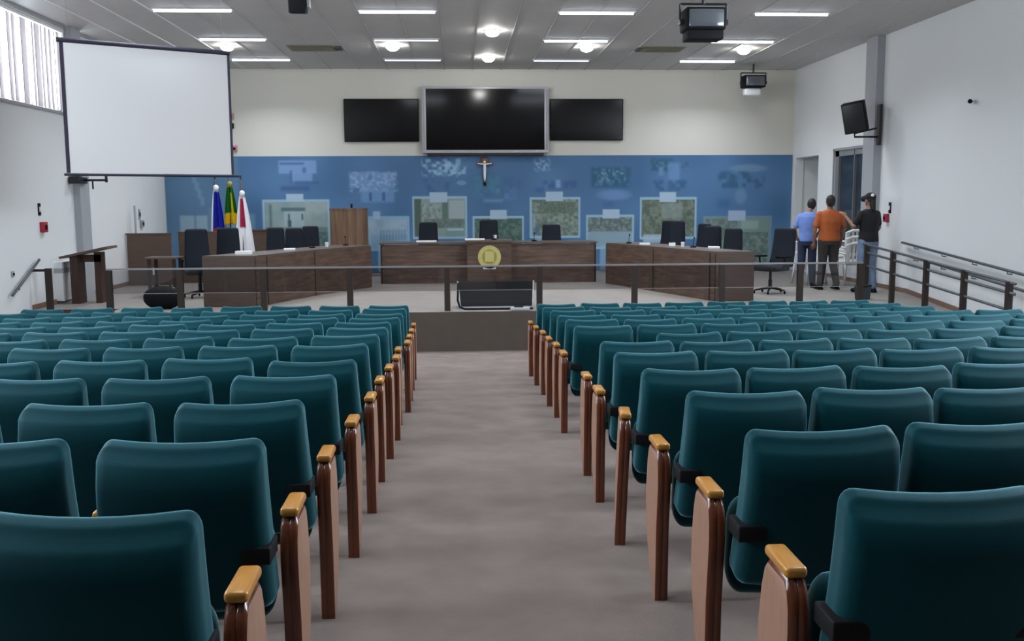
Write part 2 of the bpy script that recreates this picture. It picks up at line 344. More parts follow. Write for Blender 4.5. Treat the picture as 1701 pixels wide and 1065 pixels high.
# ------------------------------------------------------------------ mural on the back wall (painted in its own wall coordinates)
def vnoise(X, Y, seed, sc_=1.0):
    rs = np.random.RandomState(seed); g = rs.rand(64, 64)
    x = (X*sc_) % 63; y = (Y*sc_) % 63; xi = x.astype(int); yi = y.astype(int); fx = x-xi; fy = y-yi
    fx = fx*fx*(3-2*fx); fy = fy*fy*(3-2*fy)
    return (g[yi, xi]*(1-fx)+g[yi, (xi+1) % 64]*fx)*(1-fy)+(g[(yi+1) % 64, xi]*(1-fx)+g[(yi+1) % 64, (xi+1) % 64]*fx)*fy
def make_mural():
    # design units u: 265..1316 across, v: 258 (top) .. 448 (foot)
    u0, u1, v0, v1 = 264., 1318., 257., 447.; x0, x1, zt, zb = -6.76, 8.04, 2.745, 0.02
    nx, nz = 760, 150
    U, V = np.meshgrid(np.linspace(u0, u1, nx), np.linspace(v0, v1, nz))
    L = lambda c: np.array(s2l(c))
    blue = L((84, 124, 166)); deep = L((66, 104, 144)); img = np.zeros((nz, nx, 3)) + blue
    t = vnoise(U, V, 1, .02)[..., None]; img = img*(1-t)+deep*t
    def put(mask, col, al=1.0):
        al = (mask*al)[..., None]; img[:] = img*(1-al)+np.array(col)*al
    def rect(a, b, c, d, s=.8):
        f = lambda q: np.clip(q/s+.5, 0, 1); return f(U-a)*f(c-U)*f(V-b)*f(d-V)
    def ell(cx, cy, rx, ry, soft=.35):
        q = ((U-cx)/rx)**2+((V-cy)/ry)**2; return np.clip((1-q)/soft, 0, 1)
    # left grey-green scene
    put(rect(264, 257, 383, 447, 8), L((105, 140, 165)), .45)
    put(rect(285, 352, 330, 385, 3), L((170, 195, 205)), .55); put(rect(308, 350, 312, 447, 3), L((90, 120, 135)), .6)
    for k in range(6): put(rect(300+4*k, 262+12*k, 306+4*k, 276+12*k, 5), L((135, 170, 200)), .5)
    put(rect(332, 340, 352, 400, 5), L((120, 155, 170)), .5); put(rect(365, 350, 408, 400, 6), L((125, 165, 185)), .5)
    # faded ghost pictures
    def ghost(a, b, c, d, col, al, seed, thr=.35, s=.14):
        n_ = vnoise(U, V, seed, s); mm = rect(a, b, c, d, 6)*np.clip((n_-thr)*2.6, 0, 1); put(mm, L(col), al)
    put(rect(450, 264, 512, 285, 3), L((125, 160, 205)), .75); put(rect(452, 267, 492, 271, 3), L((60, 90, 140)), .7); put(rect(470, 283, 505, 298, 4), L((120, 155, 200)), .8)
    put(rect(468, 280, 472, 300, 3), L((60, 90, 140)), .7); put(rect(489, 275, 495, 284, 3), L((60, 85, 140)), .7); put(rect(452, 305, 500, 313, 6), L((55, 85, 135)), .7); put(rect(475, 297, 515, 302, 4), L((60, 90, 140)), .6)
    put(rect(566, 283, 642, 309, 3), L((125, 160, 205)), .6); ghost(566, 283, 645, 315, (150, 180, 215), .7, 5, .45, .3); put(rect(585, 309, 640, 332, 5), L((115, 155, 200)), .6)
    for cx in (601, 623): put(rect(cx-3, 316, cx+2, 330, 2), L((50, 80, 135)), .8)
    put(rect(598, 288, 603, 296, 2), L((80, 115, 165)), .7)
    ghost(688, 262, 760, 290, (150, 190, 220), .9, 11, .35, .22); ghost(688, 262, 705, 300, (55, 100, 145), .8, 3, .2); ghost(720, 283, 760, 305, (70, 120, 150), .6, 13, .3)
    ghost(694, 300, 735, 318, (60, 95, 145), .7, 31, .3); put(ell(753, 301, 9, 4), L((120, 165, 205)), .6)
    ghost(775, 290, 818, 325, (70, 125, 150), .85, 14, .2); ghost(822, 292, 855, 312, (65, 100, 150), .7, 17, .3); put(rect(790, 328, 822, 333, 5), L((115, 155, 195)), .6); ghost(812, 310, 845, 330, (100, 135, 190), .6, 18)
    ghost(876, 262, 902, 282, (130, 170, 205), .8, 21, .3, .3); ghost(890, 298, 948, 312, (60, 95, 145), .9, 22, .25); put(rect(912, 297, 920, 310, 3), L((130, 170, 205)), .8); put(rect(878, 309, 892, 318, 4), L((55, 100, 150)), .8)
    ghost(895, 280, 930, 295, (75, 120, 160), .6, 24, .3)
    ghost(972, 276, 1040, 310, (45, 95, 125), 1, 25, .15, .2); ghost(985, 280, 1030, 300, (120, 160, 175), .8, 26, .5, .3)
    put(ell(1012, 322, 34, 11, .8), L((115, 150, 200)), .6); put(rect(993, 333, 1012, 342, 6), L((60, 95, 150)), .6)
    ghost(1074, 262, 1112, 284, (50, 95, 120), 1, 27, .15, .2); put(rect(1104, 270, 1124, 300, 6), L((105, 145, 190)), .7); ghost(1078, 298, 1136, 316, (50, 95, 135), .9, 28, .2); put(rect(1088, 276, 1096, 290, 4), L((110, 150, 185)), .6); ghost(1125, 268, 1148, 278, (55, 95, 130), .8, 29, .2)
    put(ell(1242, 279, 38, 8, .7), L((120, 150, 180)), .6); ghost(1190, 284, 1270, 312, (50, 90, 120), .8, 30, .3); put(ell(1230, 325, 13, 16, .8), L((110, 145, 175)), .6); put(rect(1190, 330, 1212, 345, 8), L((55, 100, 145)), .7)
    # framed photographs
    fr = L((150, 185, 205)); tb = L((165, 190, 210))
    def photo(a, b, c, d, body, tabx, frame=True, fcol=fr):
        put(rect(a, b, c, d), fcol if frame else L(body), 1)
        put(rect(a+3.5, b+4, c-3.5, d-4 if d < 420 else d), L(body), 1)
        return a+3.5, b+4, c-3.5, d-4
    def foliage(a, b, c, d, c1, c2, seed, s=.25, al=.9):
        n_ = vnoise(U, V, seed, s)*.6+vnoise(U, V, seed+50, s*2.3)*.4
        c1, c2 = [tuple(.7*v+.3*sum(c)/3 for v in c) for c in (c1, c2)]
        put(rect(a, b, c, d, 1), L(c1), al); put(rect(a, b, c, d, 1)*np.clip((n_-.35)*2.6, 0, 1), L(c2), al)
    photo(421, 327, 532, 412, (130, 160, 160), 0); foliage(425, 331, 528, 380, (128, 158, 165), (150, 175, 172), 40, .05)
    put(rect(432, 334, 436, 385, 3), L((80, 110, 105)), .8); put(rect(452, 340, 492, 346, 2), L((70, 100, 105)), .8); put(rect(456, 346, 490, 372, 2), L((160, 185, 190)), .8)
    for cx in (465, 487): put(rect(cx-2, 350, cx+1, 360, 1.5), L((50, 75, 90)), .9)
    put(rect(462, 360, 468, 372, 2), L((40, 65, 85)), .9); put(rect(425, 372, 528, 412, 3), L((85, 110, 105)), .7); foliage(425, 380, 528, 410, (55, 90, 85), (120, 150, 145), 41, .3, .7)
    put(rect(461, 318, 489, 330), tb, 1)
    photo(538, 355, 665, 412, (130, 165, 190), 0, fcol=L((130, 175, 205))); foliage(542, 360, 661, 385, (125, 165, 195), (145, 180, 205), 42, .06)
    for k in range(9): put(rect(615+5*k, 377, 618+5*k, 395, 2), L((85, 120, 150)), .6)
    put(rect(604, 347, 616, 360, 3), tb, .8); put(rect(540, 385, 600, 412, 4), L((150, 185, 205)), .5); put(rect(611, 398, 635, 447, 3), L((140, 185, 215)), .7)
    a, b, c, d = photo(670, 323, 762, 393, (135, 155, 150), 0)
    put(rect(673, 327, 685, 389, 2), L((70, 90, 80)), .9); put(rect(720, 330, 730, 360, 2), L((85, 110, 100)), .9); put(rect(732, 330, 757, 362, 2), L((165, 180, 185)), .7)
    foliage(685, 335, 718, 365, (150, 170, 172), (95, 115, 110), 43, .35, .8); foliage(690, 360, 758, 375, (75, 100, 95), (120, 145, 140), 44, .3, .8); put(rect(725, 374, 758, 389, 2), L((120, 150, 155)), .8); put(rect(728, 376, 756, 379, 2), L((185, 205, 205)), .7)
    put(rect(699, 316, 729, 333), tb, 1)
    photo(771, 356, 858, 412, (70, 105, 100), 0); foliage(775, 360, 854, 410, (60, 98, 88), (95, 130, 120), 45, .2); put(rect(801, 346, 829, 361), tb, 1)
    photo(868, 325, 954, 393, (95, 120, 110), 0); foliage(872, 329, 950, 389, (90, 115, 105), (140, 160, 145), 46, .22); foliage(885, 333, 945, 352, (80, 110, 90), (110, 135, 115), 47, .4)
    put(rect(872, 352, 878, 389, 3), L((140, 170, 180)), .7); put(rect(889, 369, 894, 377, 3), L((45, 60, 65)), .8); put(rect(874, 375, 885, 388, 4), L((75, 105, 135)), .8); put(rect(895, 316, 924, 332), tb, 1)
    put(rect(876, 390, 900, 404, 2), L((160, 190, 210)), .6)
    photo(964, 355, 1046, 412, (130, 160, 175), 0); foliage(967, 359, 1043, 383, (75, 100, 95), (130, 150, 145), 48, .28); put(rect(968, 383, 1043, 402, 4), L((135, 160, 178)), .8); put(rect(992, 346, 1021, 361), tb, 1)
    put(rect(988, 404, 1004, 447, 3), L((140, 185, 215)), .6)
    photo(1056, 326, 1154, 396, (90, 110, 95), 0); foliage(1060, 331, 1150, 392, (82, 102, 85), (120, 138, 122), 49, .2); put(rect(1095, 336, 1130, 362, 5), L((140, 155, 150)), .6); put(rect(1062, 388, 1096, 402, 2), L((165, 190, 205)), .8); put(rect(1090, 318, 1118, 334), tb, 1)
    photo(1166, 358, 1285, 440, (115, 140, 135), 0, fcol=L((110, 140, 155))); foliage(1170, 363, 1225, 400, (85, 110, 105), (120, 145, 140), 51, .2); put(rect(1232, 366, 1262, 380, 4), L((150, 170, 170)), .6)
    foliage(1230, 385, 1280, 436, (70, 100, 92), (125, 150, 145), 52, .16, .8); put(rect(1209, 349, 1239, 366), L((155, 175, 200)), 1)
    me = bpy.data.meshes.new('mural')
    xs = np.linspace(x0, x1, nx); zs = np.linspace(zt, zb, nz); XX, ZZ = np.meshgrid(xs, zs)
    # front grid + a back plate for thickness
    co = np.stack([XX, np.full_like(XX, ROOM_B-.02), ZZ], -1).reshape(-1, 3)
    idx = np.arange(nx*nz).reshape(nz, nx)
    q = np.stack([idx[:-1, :-1], idx[1:, :-1], idx[1:, 1:], idx[:-1, 1:]], -1).reshape(-1, 4)
    nb = nx*nz; extra = [(x0, ROOM_B-.004, zt), (x1, ROOM_B-.004, zt), (x1, ROOM_B-.004, zb), (x0, ROOM_B-.004, zb)]
    co = np.concatenate([co, np.array(extra)]); cs = [idx[0, 0], idx[0, -1], idx[-1, -1], idx[-1, 0]]
    side = [(int(cs[i]), int(cs[(i+1) % 4]), nb+(i+1) % 4, nb+i) for i in range(4)]
    me.from_pydata(co.tolist(), [], q.tolist()+side)
    ca = me.color_attributes.new('Col', 'FLOAT_COLOR', 'POINT')
    col = np.ones((nb+4, 4)); col[:nb, :3] = np.clip(img.reshape(-1, 3), 0, 1); col[nb:, :3] = blue
    ca.data.foreach_set('color', col.reshape(-1).astype(np.float32)); me.materials.append(M['attr'])
    o = bpy.data.objects.new('mural', me); C.objects.link(o)
    tag(o, 'blue mural of faded building photographs across the whole back wall', 'mural')
make_mural()

# ------------------------------------------------------------------ auditorium seats
def make_seat(fac):
    """origin: floor under the front end of the armrest, x = seat centre; fac=-1 panel on left side"""
    t = thing('auditorium_seat', 'x', 'seat')
    def wb(v):
        z = (v.z+.24)/.48; wd = 1.03 - .075*max(0, min(1, z))
        x = v.x*wd; y = v.y
        bow = .028*(1-(v.x/.235)**2)
        sag = -.006*(1-(v.x/.235)**2)*max(0, z)
        k = max(0, (v.z-.196)/.054); back = max(0, min(1, (.0625-v.y)/.125))     # the rear of the top edge is chamfered
        return (x, y-bow-.012*math.sin(PI*max(0, min(1, z)))+.062*k*back*back, v.z+sag+.014*k*(1-back)-.004*k*back)
    b = MB().rbox((0, 0, 0), (.485, .125, .50), (.038, .038, .038), n=4, seg=6, warp=wb).build('backrest', M['teal'], t, True)
    b.location = (-fac*.0+(.035 if fac < 0 else 0), -.192, .634 if fac < 0 else .648); b.rotation_euler.x = math.radians(9)
    ws = lambda v: (v.x, v.y + .02*(v.x/.22)**2, v.z)
    s = MB().rbox((0, 0, 0), (.44, .10, .33), (.048, .045, .09), n=4, seg=5, warp=ws).build('seat_cushion', M['teal'], t, True)
    s.location = (.02 if fac < 0 else 0, -.055, .46); s.rotation_euler.x = math.radians(3)
    return t
prof = [(-.105, .0), (-.118, .30), (-.132, .44), (-.138, .52), (-.134, .575), (-.12, .615), (-.10, .636), (.03, .636), (.052, .615), (.075, .56), (.098, .46), (.105, .37), (.085, .25), (.03, .12), (-.045, .02), (-.06, 0)]
def panel_mesh(th):
    mb = MB(); n_ = len(prof); vs = []
    lay = [(-th/2, .010), (-th/2+.008, 0), (-.004, 0), (0, .004), (.004, 0), (th/2-.008, 0), (th/2, .010)]
    cx, cy = -.03, .33
    for x, ins in lay:
        for (y, z) in prof:
            d = Vector((y-cx, z-cy)); k = 1-ins/max(d.length, .05); vs.append((x, cx+d.x*k, max(0, cy+d.y*k) if z > 0 else 0))
    fs = []; mi = []
    for i in range(len(lay)-1):
        for k in range(n_): fs.append((i*n_+k, i*n_+(k+1) % n_, (i+1)*n_+(k+1) % n_, (i+1)*n_+k)); mi.append(1)
    fs.append(tuple(range(n_))[::-1]); mi.append(0); fs.append(tuple((len(lay)-1)*n_+k for k in range(n_))); mi.append(0)
    mb.add(vs, fs); mb.mi = mi; return mb
def add_panel(t, x, th):
    p = panel_mesh(th).build('side_panel', [M['panelf'], M['panele']], t, 40); p.location = (x, 0, 0)
    a = MB().rbox((0, -.028, .651), (th+.004, .17, .03), (.012, .012, .012), n=3, seg=2).build('armrest', M['ochre'], p, 50); part_label(a, 'ochre wooden armrest pad')
    return p
def add_bracket(t, x):
    o = MB().rbox((0, 0, 0), (.088, .12, .052), .006, n=2, seg=1).build('bracket', M['black'], t, 50); o.location = (x, -.212, .575); return part_label(o, 'black metal bracket')
def seat_proto(side, pitch, ends):
    t = make_seat(side); h = pitch/2
    add_panel(t, side*h, .052); add_bracket(t, side*(h-.072)); add_bracket(t, -side*(h-.072))
    if ends: add_panel(t, -side*h, .052)
    return t
ORD = ['first', 'second', 'third', 'fourth', 'fifth', 'sixth', 'seventh', 'eighth', 'ninth', 'tenth', 'eleventh', 'twelfth', 'thirteenth']
def outside(x, y, z):
    v = Vector((x, y, z-EYE)); d = v.dot(FW)
    if d < .3: return True
    px = 850.5+F*v.dot(RT)/d; py = 532.5-F*v.dot(UP)/d
    return px < -330 or px > 2030 or py > 1600
ROWS_R = [2.285, 3.06, 3.85, 4.62, 5.45, 6.14, 6.9, 7.68, 8.45, 9.12, 9.9, 10.65, 11.5]
ROWS_L = [2.22, 2.96, 3.75, 4.53, 5.33, 6.08, 6.8, 7.5, 8.2, 8.9, 9.62, 10.4, 11.35]
XP_R = [.80, .813, .812, .785, .80, .82, .825, .838, .86, .855, .868, .858, .862]
XP_L = [-.509, -.517, -.523, -.505, -.492, -.503, -.494, -.489, -.516, -.475, -.493, -.51, -.53]
rnd = random.Random(3)
# (block side, row index from the camera, seat index from the aisle) -> (recline, dz) as the photograph shows
SPEC = {('L', 4, 0): (7, -.01), ('L', 3, 1): (3, 0), ('R', 6, 1): (5, 0)}
for blk, rows, xp, sgn, pitch in (('R', ROWS_R, XP_R, 1, .513), ('L', ROWS_L, XP_L, -1, .556)):
    plain = seat_proto(-sgn, pitch, False); ended = seat_proto(-sgn, pitch, True)
    used = {0: False, 1: False}
    for i, (y, x0) in enumerate(zip(rows, xp)):
        nseat = (9 if i < 10 else 8) if blk == 'R' else 8
        for k in range(nseat):
            if blk == 'R' and i == 6 and k == 0: continue
            xc = x0 + sgn*pitch*(k+.5); yy = y + (.018*k if blk == 'R' else 0.0)
            last = k == nseat-1
            pr = ended if last else plain
            if outside(xc-sgn*pitch/2, yy, fl(yy)+.85) : continue
            o = copy_tree(pr)
            o.location = (xc, yy, fl(yy)); o.rotation_euler.z = rnd.uniform(-.012, .012)
            rec, dz = SPEC.get((blk, i, k), (rnd.gauss(0, 1.3), rnd.uniform(-.006, .006)))
            for ch in o.children:
                if ch.name.startswith('backrest'): ch.rotation_euler.x += math.radians(rec); ch.location.z += dz-(.010 if i == 0 else 0); ch.rotation_euler.y = rnd.uniform(-.02, .02)
                if blk == 'R' and i == 3 and k == 0 and ch.name.startswith('side_panel'): ch.rotation_euler.z = math.radians(-7); ch.rotation_euler.y = math.radians(2)
            side = 'left' if blk == 'L' else 'right'
            lab = 'teal seat %s of aisle, %s row from the stage, %s' % (side, ORD[12-i], 'beside the aisle' if k == 0 else ORD[k]+' seat in from the aisle')
            tag(o, lab, 'seat', 'teal auditorium seats %s of the aisle' % side)
    for k, p in ((0, plain), (1, ended)):
        if not used[k]:
            def rm(q):
                for ch in list(q.children): rm(ch)
                bpy.data.objects.remove(q)
            rm(p)

# ------------------------------------------------------------------ ceiling fixtures
TX = [-4.15, -.92, 2.30, 5.53]; TY = [16.05, 18.82, 21.45]
col_n = ['leftmost', 'second', 'third', 'rightmost']; row_n = ['nearest', 'middle', 'farthest']
# two tubes behind the downlights read as nearly off
tp = None
for j, x in enumerate(TX):
    for i, y in enumerate(TY):
        lab = 'slim ceiling tube light, %s column, %s row' % (col_n[j], row_n[i])
        t = thing('tube_light', lab, 'ceiling light', (x, y+(.02*j), CEIL), 0, 'ceiling tube lights over the stage')
        MB().bb((-.63, -.07, -.02), (.63, .07, 0)).build('housing', M['ceil'], t)
        dim = (i, j) in ((1, 1), (2, 1), (2, 2))
        MB().tube([(-.6, 0, -.034), (.6, 0, -.034)], .014 if dim else .019, 10).build('tube', emit('dim_tube', (.75, .8, 1), .55) if dim else M['tube'], t, True)
        if not dim:
            area('tube_lamp', (x, y, CEIL-.06), 1.2, .08, TUBE_W, (.82, .90, 1), spread=math.radians(130))
for x in TX:
    for y in (13.3, 10.6, 7.9, 5.2, 2.5):
        area('tube_lamp', (x, y, CEIL-.06), 1.2, .06, TUBE_AUD, (.82, .90, 1), spread=math.radians(115))
dn = ['far left, above the screen', 'left of the centre pair', 'right of the centre pair', 'far right of its row', 'nearest the camera, centre line', 'centre line, nearest the back wall']
for (x, y), d in zip([(-4.45, 19.68), (-1.226, 19.6), (2.61, 19.65), (5.86, 19.9), (.67, 17.9), (.70, 21.1)], dn):
    t = thing('downlight', 'bright round ceiling downlight, %s' % d, 'ceiling light', (x, y, CEIL), 0, 'round ceiling downlights')
    MB().lathe([(.155, 0), (.155, -.012), (.14, -.02), (.12, -.02)], n=24).build('trim_ring', M['white'], t, 40)
    MB().ball((0, 0, -.03), (.13, .13, .085), 16).build('lamp', M['spot'], t, True)
    area('downlight_lamp', (x, y, CEIL-.08), .2, .2, DOWN_W, (1, .96, .9), spread=math.radians(130))
for x, y, l in ((-2.8, 19.95, 'beige ceiling air vent left of centre'), (4.2, 19.95, 'beige ceiling air vent right of centre')):
    t = thing('air_vent', l, 'vent', (x, y, CEIL), 0, 'ceiling air vents')
    MB().bb((-.5, -.33, -.02), (.42, .33, 0)).build('frame', M['vent'], t)
    mb = MB()
    for k in range(9): mb.box((-.04, -.27+.067*k, -.026), (.8, .04, .008), rx=.4)
    mb.build('louvre', M['vent'], t)
    sx = 1 if x < 0 else -1
    MB().bb((sx*.47-.07, -.2, -.03), (sx*.47+.07, .2, 0)).build('side_grille', M['ventd'], t)

# hanging monitors
def hang_box(x, y, zt, lab, rz=0, under='black'):
    t = thing('hanging_monitor', lab, 'monitor', (x, y, zt), rz, 'box monitors hung from the ceiling')
    MB().rbox((0, .17, -.135), (.50, .36, .27), (.03, .03, .03), n=2, seg=1).build('casing', M['black'], t, 40)
    MB().rbox((0, -.02, -.135), (.43, .03, .21), (.014, .014, .014), n=2, seg=4, warp=lambda v: (v.x, v.y-.02*(1-(v.x/.22)**2), v.z)).build('screen', M['screenface'], t, 40)
    mb = MB()
    for s in (-1, 1): mb.tube([(s*.29, .15, -.16), (s*.29, .15, .06)], .014)
    mb.tube([(-.29, .15, .06), (.29, .15, .06)], .014); mb.tube([(0, .15, .06), (0, .15, CEIL-zt)], .022)
    for s in (-1, 1): mb.box((s*.275, .15, -.16), (.05, .1, .06))
    mb.build('bracket', M['blackm'], t, 40)
    if under == 'black': MB().rbox((.0, .15, -.325), (.44, .3, .11), .01, n=2, seg=1).build('lower_box', M['black'], t, 40)
    else: MB().rbox((-.03, .15, -.37), (.38, .22, .17), .05, n=3, seg=1).build('lower_box', M['white'], t, 40)
hang_box(3.06, 12.0, 4.02, 'large grey-faced box monitor hanging near the ceiling, black box beneath')
hang_box(6.76, 22.0, 4.48, 'small distant box monitor hung near the back wall, white unit beneath', under='white')
t = thing('ceiling_speaker', 'small black box hanging at the top edge of the view, left', 'speaker', (-1.88, 12.0, 3.94))
MB().rbox((0, .1, .12), (.2, .24, .25), .02, n=2, seg=1, rx=.15).build('casing', M['black'], t, 40)
MB().tube([(0, .1, .22), (0, .1, CEIL-3.94)], .018).build('hanger', M['blackm'], t, True)
mb = MB().box((.13, .1, .12), (.03, .1, .12)); mb.build('side_clamp', M['silver'], t)

# ------------------------------------------------------------------ back wall: televisions, crucifix
def tv(x0, x1, z0, z1, lab, bez, d=.06):
    t = thing('television', lab, 'television', ((x0+x1)/2, ROOM_B, z0), 0, None); W, H = x1-x0, z1-z0
    MB().rbox((0, -.02-d/2, H/2), (W, d, H), .012, n=2, seg=1).build('casing', M[bez], t, 40)
    m_ = .02 if bez == 'black' else .10; mz = .02 if bez == 'black' else .07
    MB().bb((-W/2+m_, -.028-d, mz), (W/2-m_, -.015-d, H-(.02 if bez == 'black' else .05))).build('screen', M['screenblk'], t)
    MB().bb((-.2, -.03, H/2-.2), (.2, 0, H/2+.2)).build('wall_mount', M['blackm'], t)
    return t
tv(-2.60, -.87, 3.07, 4.05, 'flat black television on the wall, left of the big one', 'black')
tv(2.20, 3.93, 3.09, 4.05, 'flat black television on the wall, right of the big one', 'black')
big = tv(-.80, 2.16, 2.80, 4.32, 'largest television, black screen in a silver frame, centre of wall', 'silver', .16)
MB().bb((-1.36, -.17, -.06), (1.36, -.03, .0)).build('lower_ledge', M['blackm'], big)
for s in (-1, 1): MB().bb((s*1.44-.025, -.2, .06), (s*1.44+.025, -.185, 1.46)).build('side_strip', M['ltgrey'], big)
t = thing('crucifix', 'wooden crucifix with pale figure hanging below the big television', 'crucifix', (.655, ROOM_B-.06, 2.12))
MB().bb((-.03, -.015, 0), (.03, .015, .58)).bb((-.2, -.015, .40), (.2, .015, .46)).build('cross', M['cross'], t)
mb = MB(); mb.tube([(0, -.04, .43), (0, -.045, .3), (0, -.04, .1), (0, -.03, .02)], [.028, .035, .025, .012], 8); mb.ball((0, -.045, .475), .03, 10)
for s in (-1, 1): mb.tube([(0, -.04, .42), (s*.17, -.03, .44)], [.018, .009], 6)
mb.build('figure', M['paper'], t, True)
MB().ball((0, -.0, .50), (.1, .02, .1), 10).build('backing', M['cross'], t, True)
MB().bb((-.03, -.03, -.08), (.03, 0, 0.0)).build('foot_block', M['black'], t)
for (x, z, l) in ((-5.19, 3.66, 'small red and dark alarm box high on the back wall beside screen'), (-5.14, 2.93, 'small faded pink device on back wall just above mural')):
    t = thing('alarm_device', l, 'alarm', (x, ROOM_B, z), 0)
    MB().rbox((0, -.03, 0), (.13, .06, .14), .01, n=2, seg=1).build('box', M['pink'], t, 40); MB().bb((-.03, -.075, -.04), (.03, -.06, .02)).build('sounder', M['black'], t)
    if z > 3: MB().bb((-.05, -.07, -.28), (.05, 0, -.16)).build('lower_box', M['black'], t)

# ------------------------------------------------------------------ projection screen
P0, P1 = Vector((-4.98, 12.8, 0)), Vector((-3.12, 13.9, 0)); dv = (P1-P0); Wd = dv.length; rz = math.atan2(dv.y, dv.x)
t = thing('projection_screen', 'large white projection screen with thin dark border, hanging at left', 'screen', (P0.x, P0.y, 2.05), rz)
H = 1.68
MB().bb((.03, -.004, .02), (Wd-.03, .004, H-.03)).build('fabric', M['fabric'], t)
for xa, xb in ((0, .045), (Wd-.035, Wd)): MB().bb((xa, -.006, .02), (xb, .006, H-.03)).build('border', M['purple'], t)
mb = MB().tube([(-.03, .0, H), (Wd+.0, .0, H)], .03, 12); mb.build('roller_case', M['purple'], t, 50)
MB().tube([(-.03, .0, .0), (Wd+.07, 0, .0)], .017, 10).build('bottom_bar', M['purple'], t, 50)
mb = MB()
for u in (.1, Wd-.1): mb.tube([(u, 0, H), (u, 0, CEIL-2.05)], .0012, 5)
mb.build('hanging_cord', M['grey'], t)

# wall loudspeakers
def wall_speaker(loc, rz, lab, tilt):
    t = thing('loudspeaker', lab, 'speaker', loc, rz)
    c_ = MB().rbox((0, 0, 0), (.40, .34, .56), .02, n=2, seg=1).build('cabinet', M['black'], t, 40); c_.rotation_euler = tilt
    g = MB().rbox((0, -.18, 0), (.36, .02, .52), .008, n=2, seg=1).build('grille', M['blackm'], c_, 40)
    return t
t = wall_speaker((7.42, 17.95, 3.2), math.radians(-30), 'black loudspeaker tilted off the right wall pillar', (math.radians(10), math.radians(-9), 0))
mb = MB().tube([(.0, .0, -.26), (.0, .05, -.36), (.40, .28, -.36)], .02); mb.tube([(0.0, 0, -.30), (.36, .25, -.2)], .016); mb.build('arm', M['blackm'], t, True)
mb = MB().box((.40, .29, -.14), (.05, .12, .75), rz=math.radians(30)); mb.build('wall_plate', M['blackm'], t)
t = thing('speaker_bracket', 'black wall bracket on left pillar just under the screen', 'bracket', (ROOM_L+.12, 17.85, 2.09))
mb = MB().tube([(0, -.1, 0), (.45, -.15, 0)], .02); mb.tube([(.2, -.12, 0), (.2, -.12, -.16)], .015); mb.tube([(.45, -.15, -.04), (.45, -.15, .10)], .025); mb.build('arm', M['blackm'], t, True)
MB().bb((0, -.22, -.06), (.05, .05, .05)).build('plate', M['blackm'], t)
MB().rbox((-.0, -.36, .0), (.2, .14, .13), .02, n=2, seg=1).build('joint', M['blackm'], t, 40)

# ------------------------------------------------------------------ wall devices
def device(wx, y, z, sy, sz, mt, name, lab, cat, d=.04):
    s = 1 if wx < 0 else -1; t = thing(name, lab, cat, (wx, y, z))
    MB().rbox((s*d/2, 0, 0), (d, sy, sz), .006, n=2, seg=1).build('plate', M[mt], t, 40)
    MB().bb((s*d, -sy*.2, -sz*.2), (s*(d+.015), sy*.2, sz*.2)).build('button', M['black' if mt != 'black' else 'white'], t)
device(ROOM_L, 16.2, 1.59, .10, .20, 'black', 'wall_sign', 'small dark sign on left wall above the red alarm, before pillar', 'sign', .012)
device(ROOM_L, 16.26, 1.30, .16, .17, 'red', 'fire_alarm', 'red fire alarm button on left wall, nearer than the pillar', 'alarm', .07)
device(ROOM_L, 21.16, 1.44, .12, .22, 'grey', 'wall_sign', 'small grey sign on left wall beyond the pillar', 'sign', .012)
device(ROOM_L, 21.25, 1.24, .16, .15, 'grey', 'wall_switch', 'dark switch box on left wall beyond the pillar', 'switch', .05)
device(ROOM_L, 15.1, .62, .08, .09, 'ltgrey', 'wall_socket', 'pale socket low on left wall by the steps', 'socket', .02)
device(ROOM_R, 17.72, 1.52, .10, .20, 'black', 'wall_sign', 'small dark sign on right wall beside the pillar', 'sign', .012)
device(ROOM_R, 17.8, 1.33, .12, .15, 'red', 'fire_alarm', 'red fire alarm button on right wall behind black-shirted person', 'alarm', .07)
t = thing('security_camera', 'tiny white security camera high on the right wall', 'camera', (ROOM_R, 14.9, 3.2))
MB().tube([(0, 0, -.02), (-.12, 0, -.02)], .018).build('arm', M['white'], t, True); MB().tube([(-.1, .02, -.01), (-.16, -.14, -.03)], .035, 12).build('body', M['white'], t, 40)
MB().tube([(-.16, -.14, -.03), (-.166, -.16, -.034)], .034, 12).build('lens', M['black'], t, 40)
t = thing('wall_cabinet', 'low white box against left wall behind the tall stand', 'cabinet', (ROOM_L, 17.0, 0))
MB().bb((0, -.38, .05), (.14, .38, .70)).build('body', M['white'], t); MB().bb((0, -.385, .52), (.15, .385, .60)).build('band', M['ltgrey'], t)
MB().bb((0, -.3, 0), (.12, .3, .05)).build('plinth', M['grey'], t)
def handrail(x, pts, nb, lab, s):
    t = thing('handrail', lab, 'handrail', (x, pts[0][0], pts[0][1]))
    y0_, z0_ = pts[0]; y1_, z1_ = pts[1]
    MB().tube([(0, 0, 0), (0, y1_-y0_, z1_-z0_)], .022, 10).build('rail', M['dsteel'], t, True)
    for k in range(nb):
        u = (k+.5)/nb; o = MB().tube([(0, u*(y1_-y0_), u*(z1_-z0_)), (0, u*(y1_-y0_), u*(z1_-z0_)-.05), (s*.075, u*(y1_-y0_), u*(z1_-z0_)-.06)], .009, 6).build('support', M['dsteel'], t, True)
handrail(ROOM_L+.08, ((15.9, .79), (14.88, .31)), 2, 'short sloping grey handrail on left wall above the stage steps', -1)
handrail(ROOM_R-.08, ((17.0, .905), (11.2, .455)), 6, 'upper long sloping handrail on right wall above the ramp', 1)
handrail(ROOM_R-.08, ((17.0, .70), (11.2, .22)), 6, 'lower long sloping handrail on right wall above the ramp', 1)

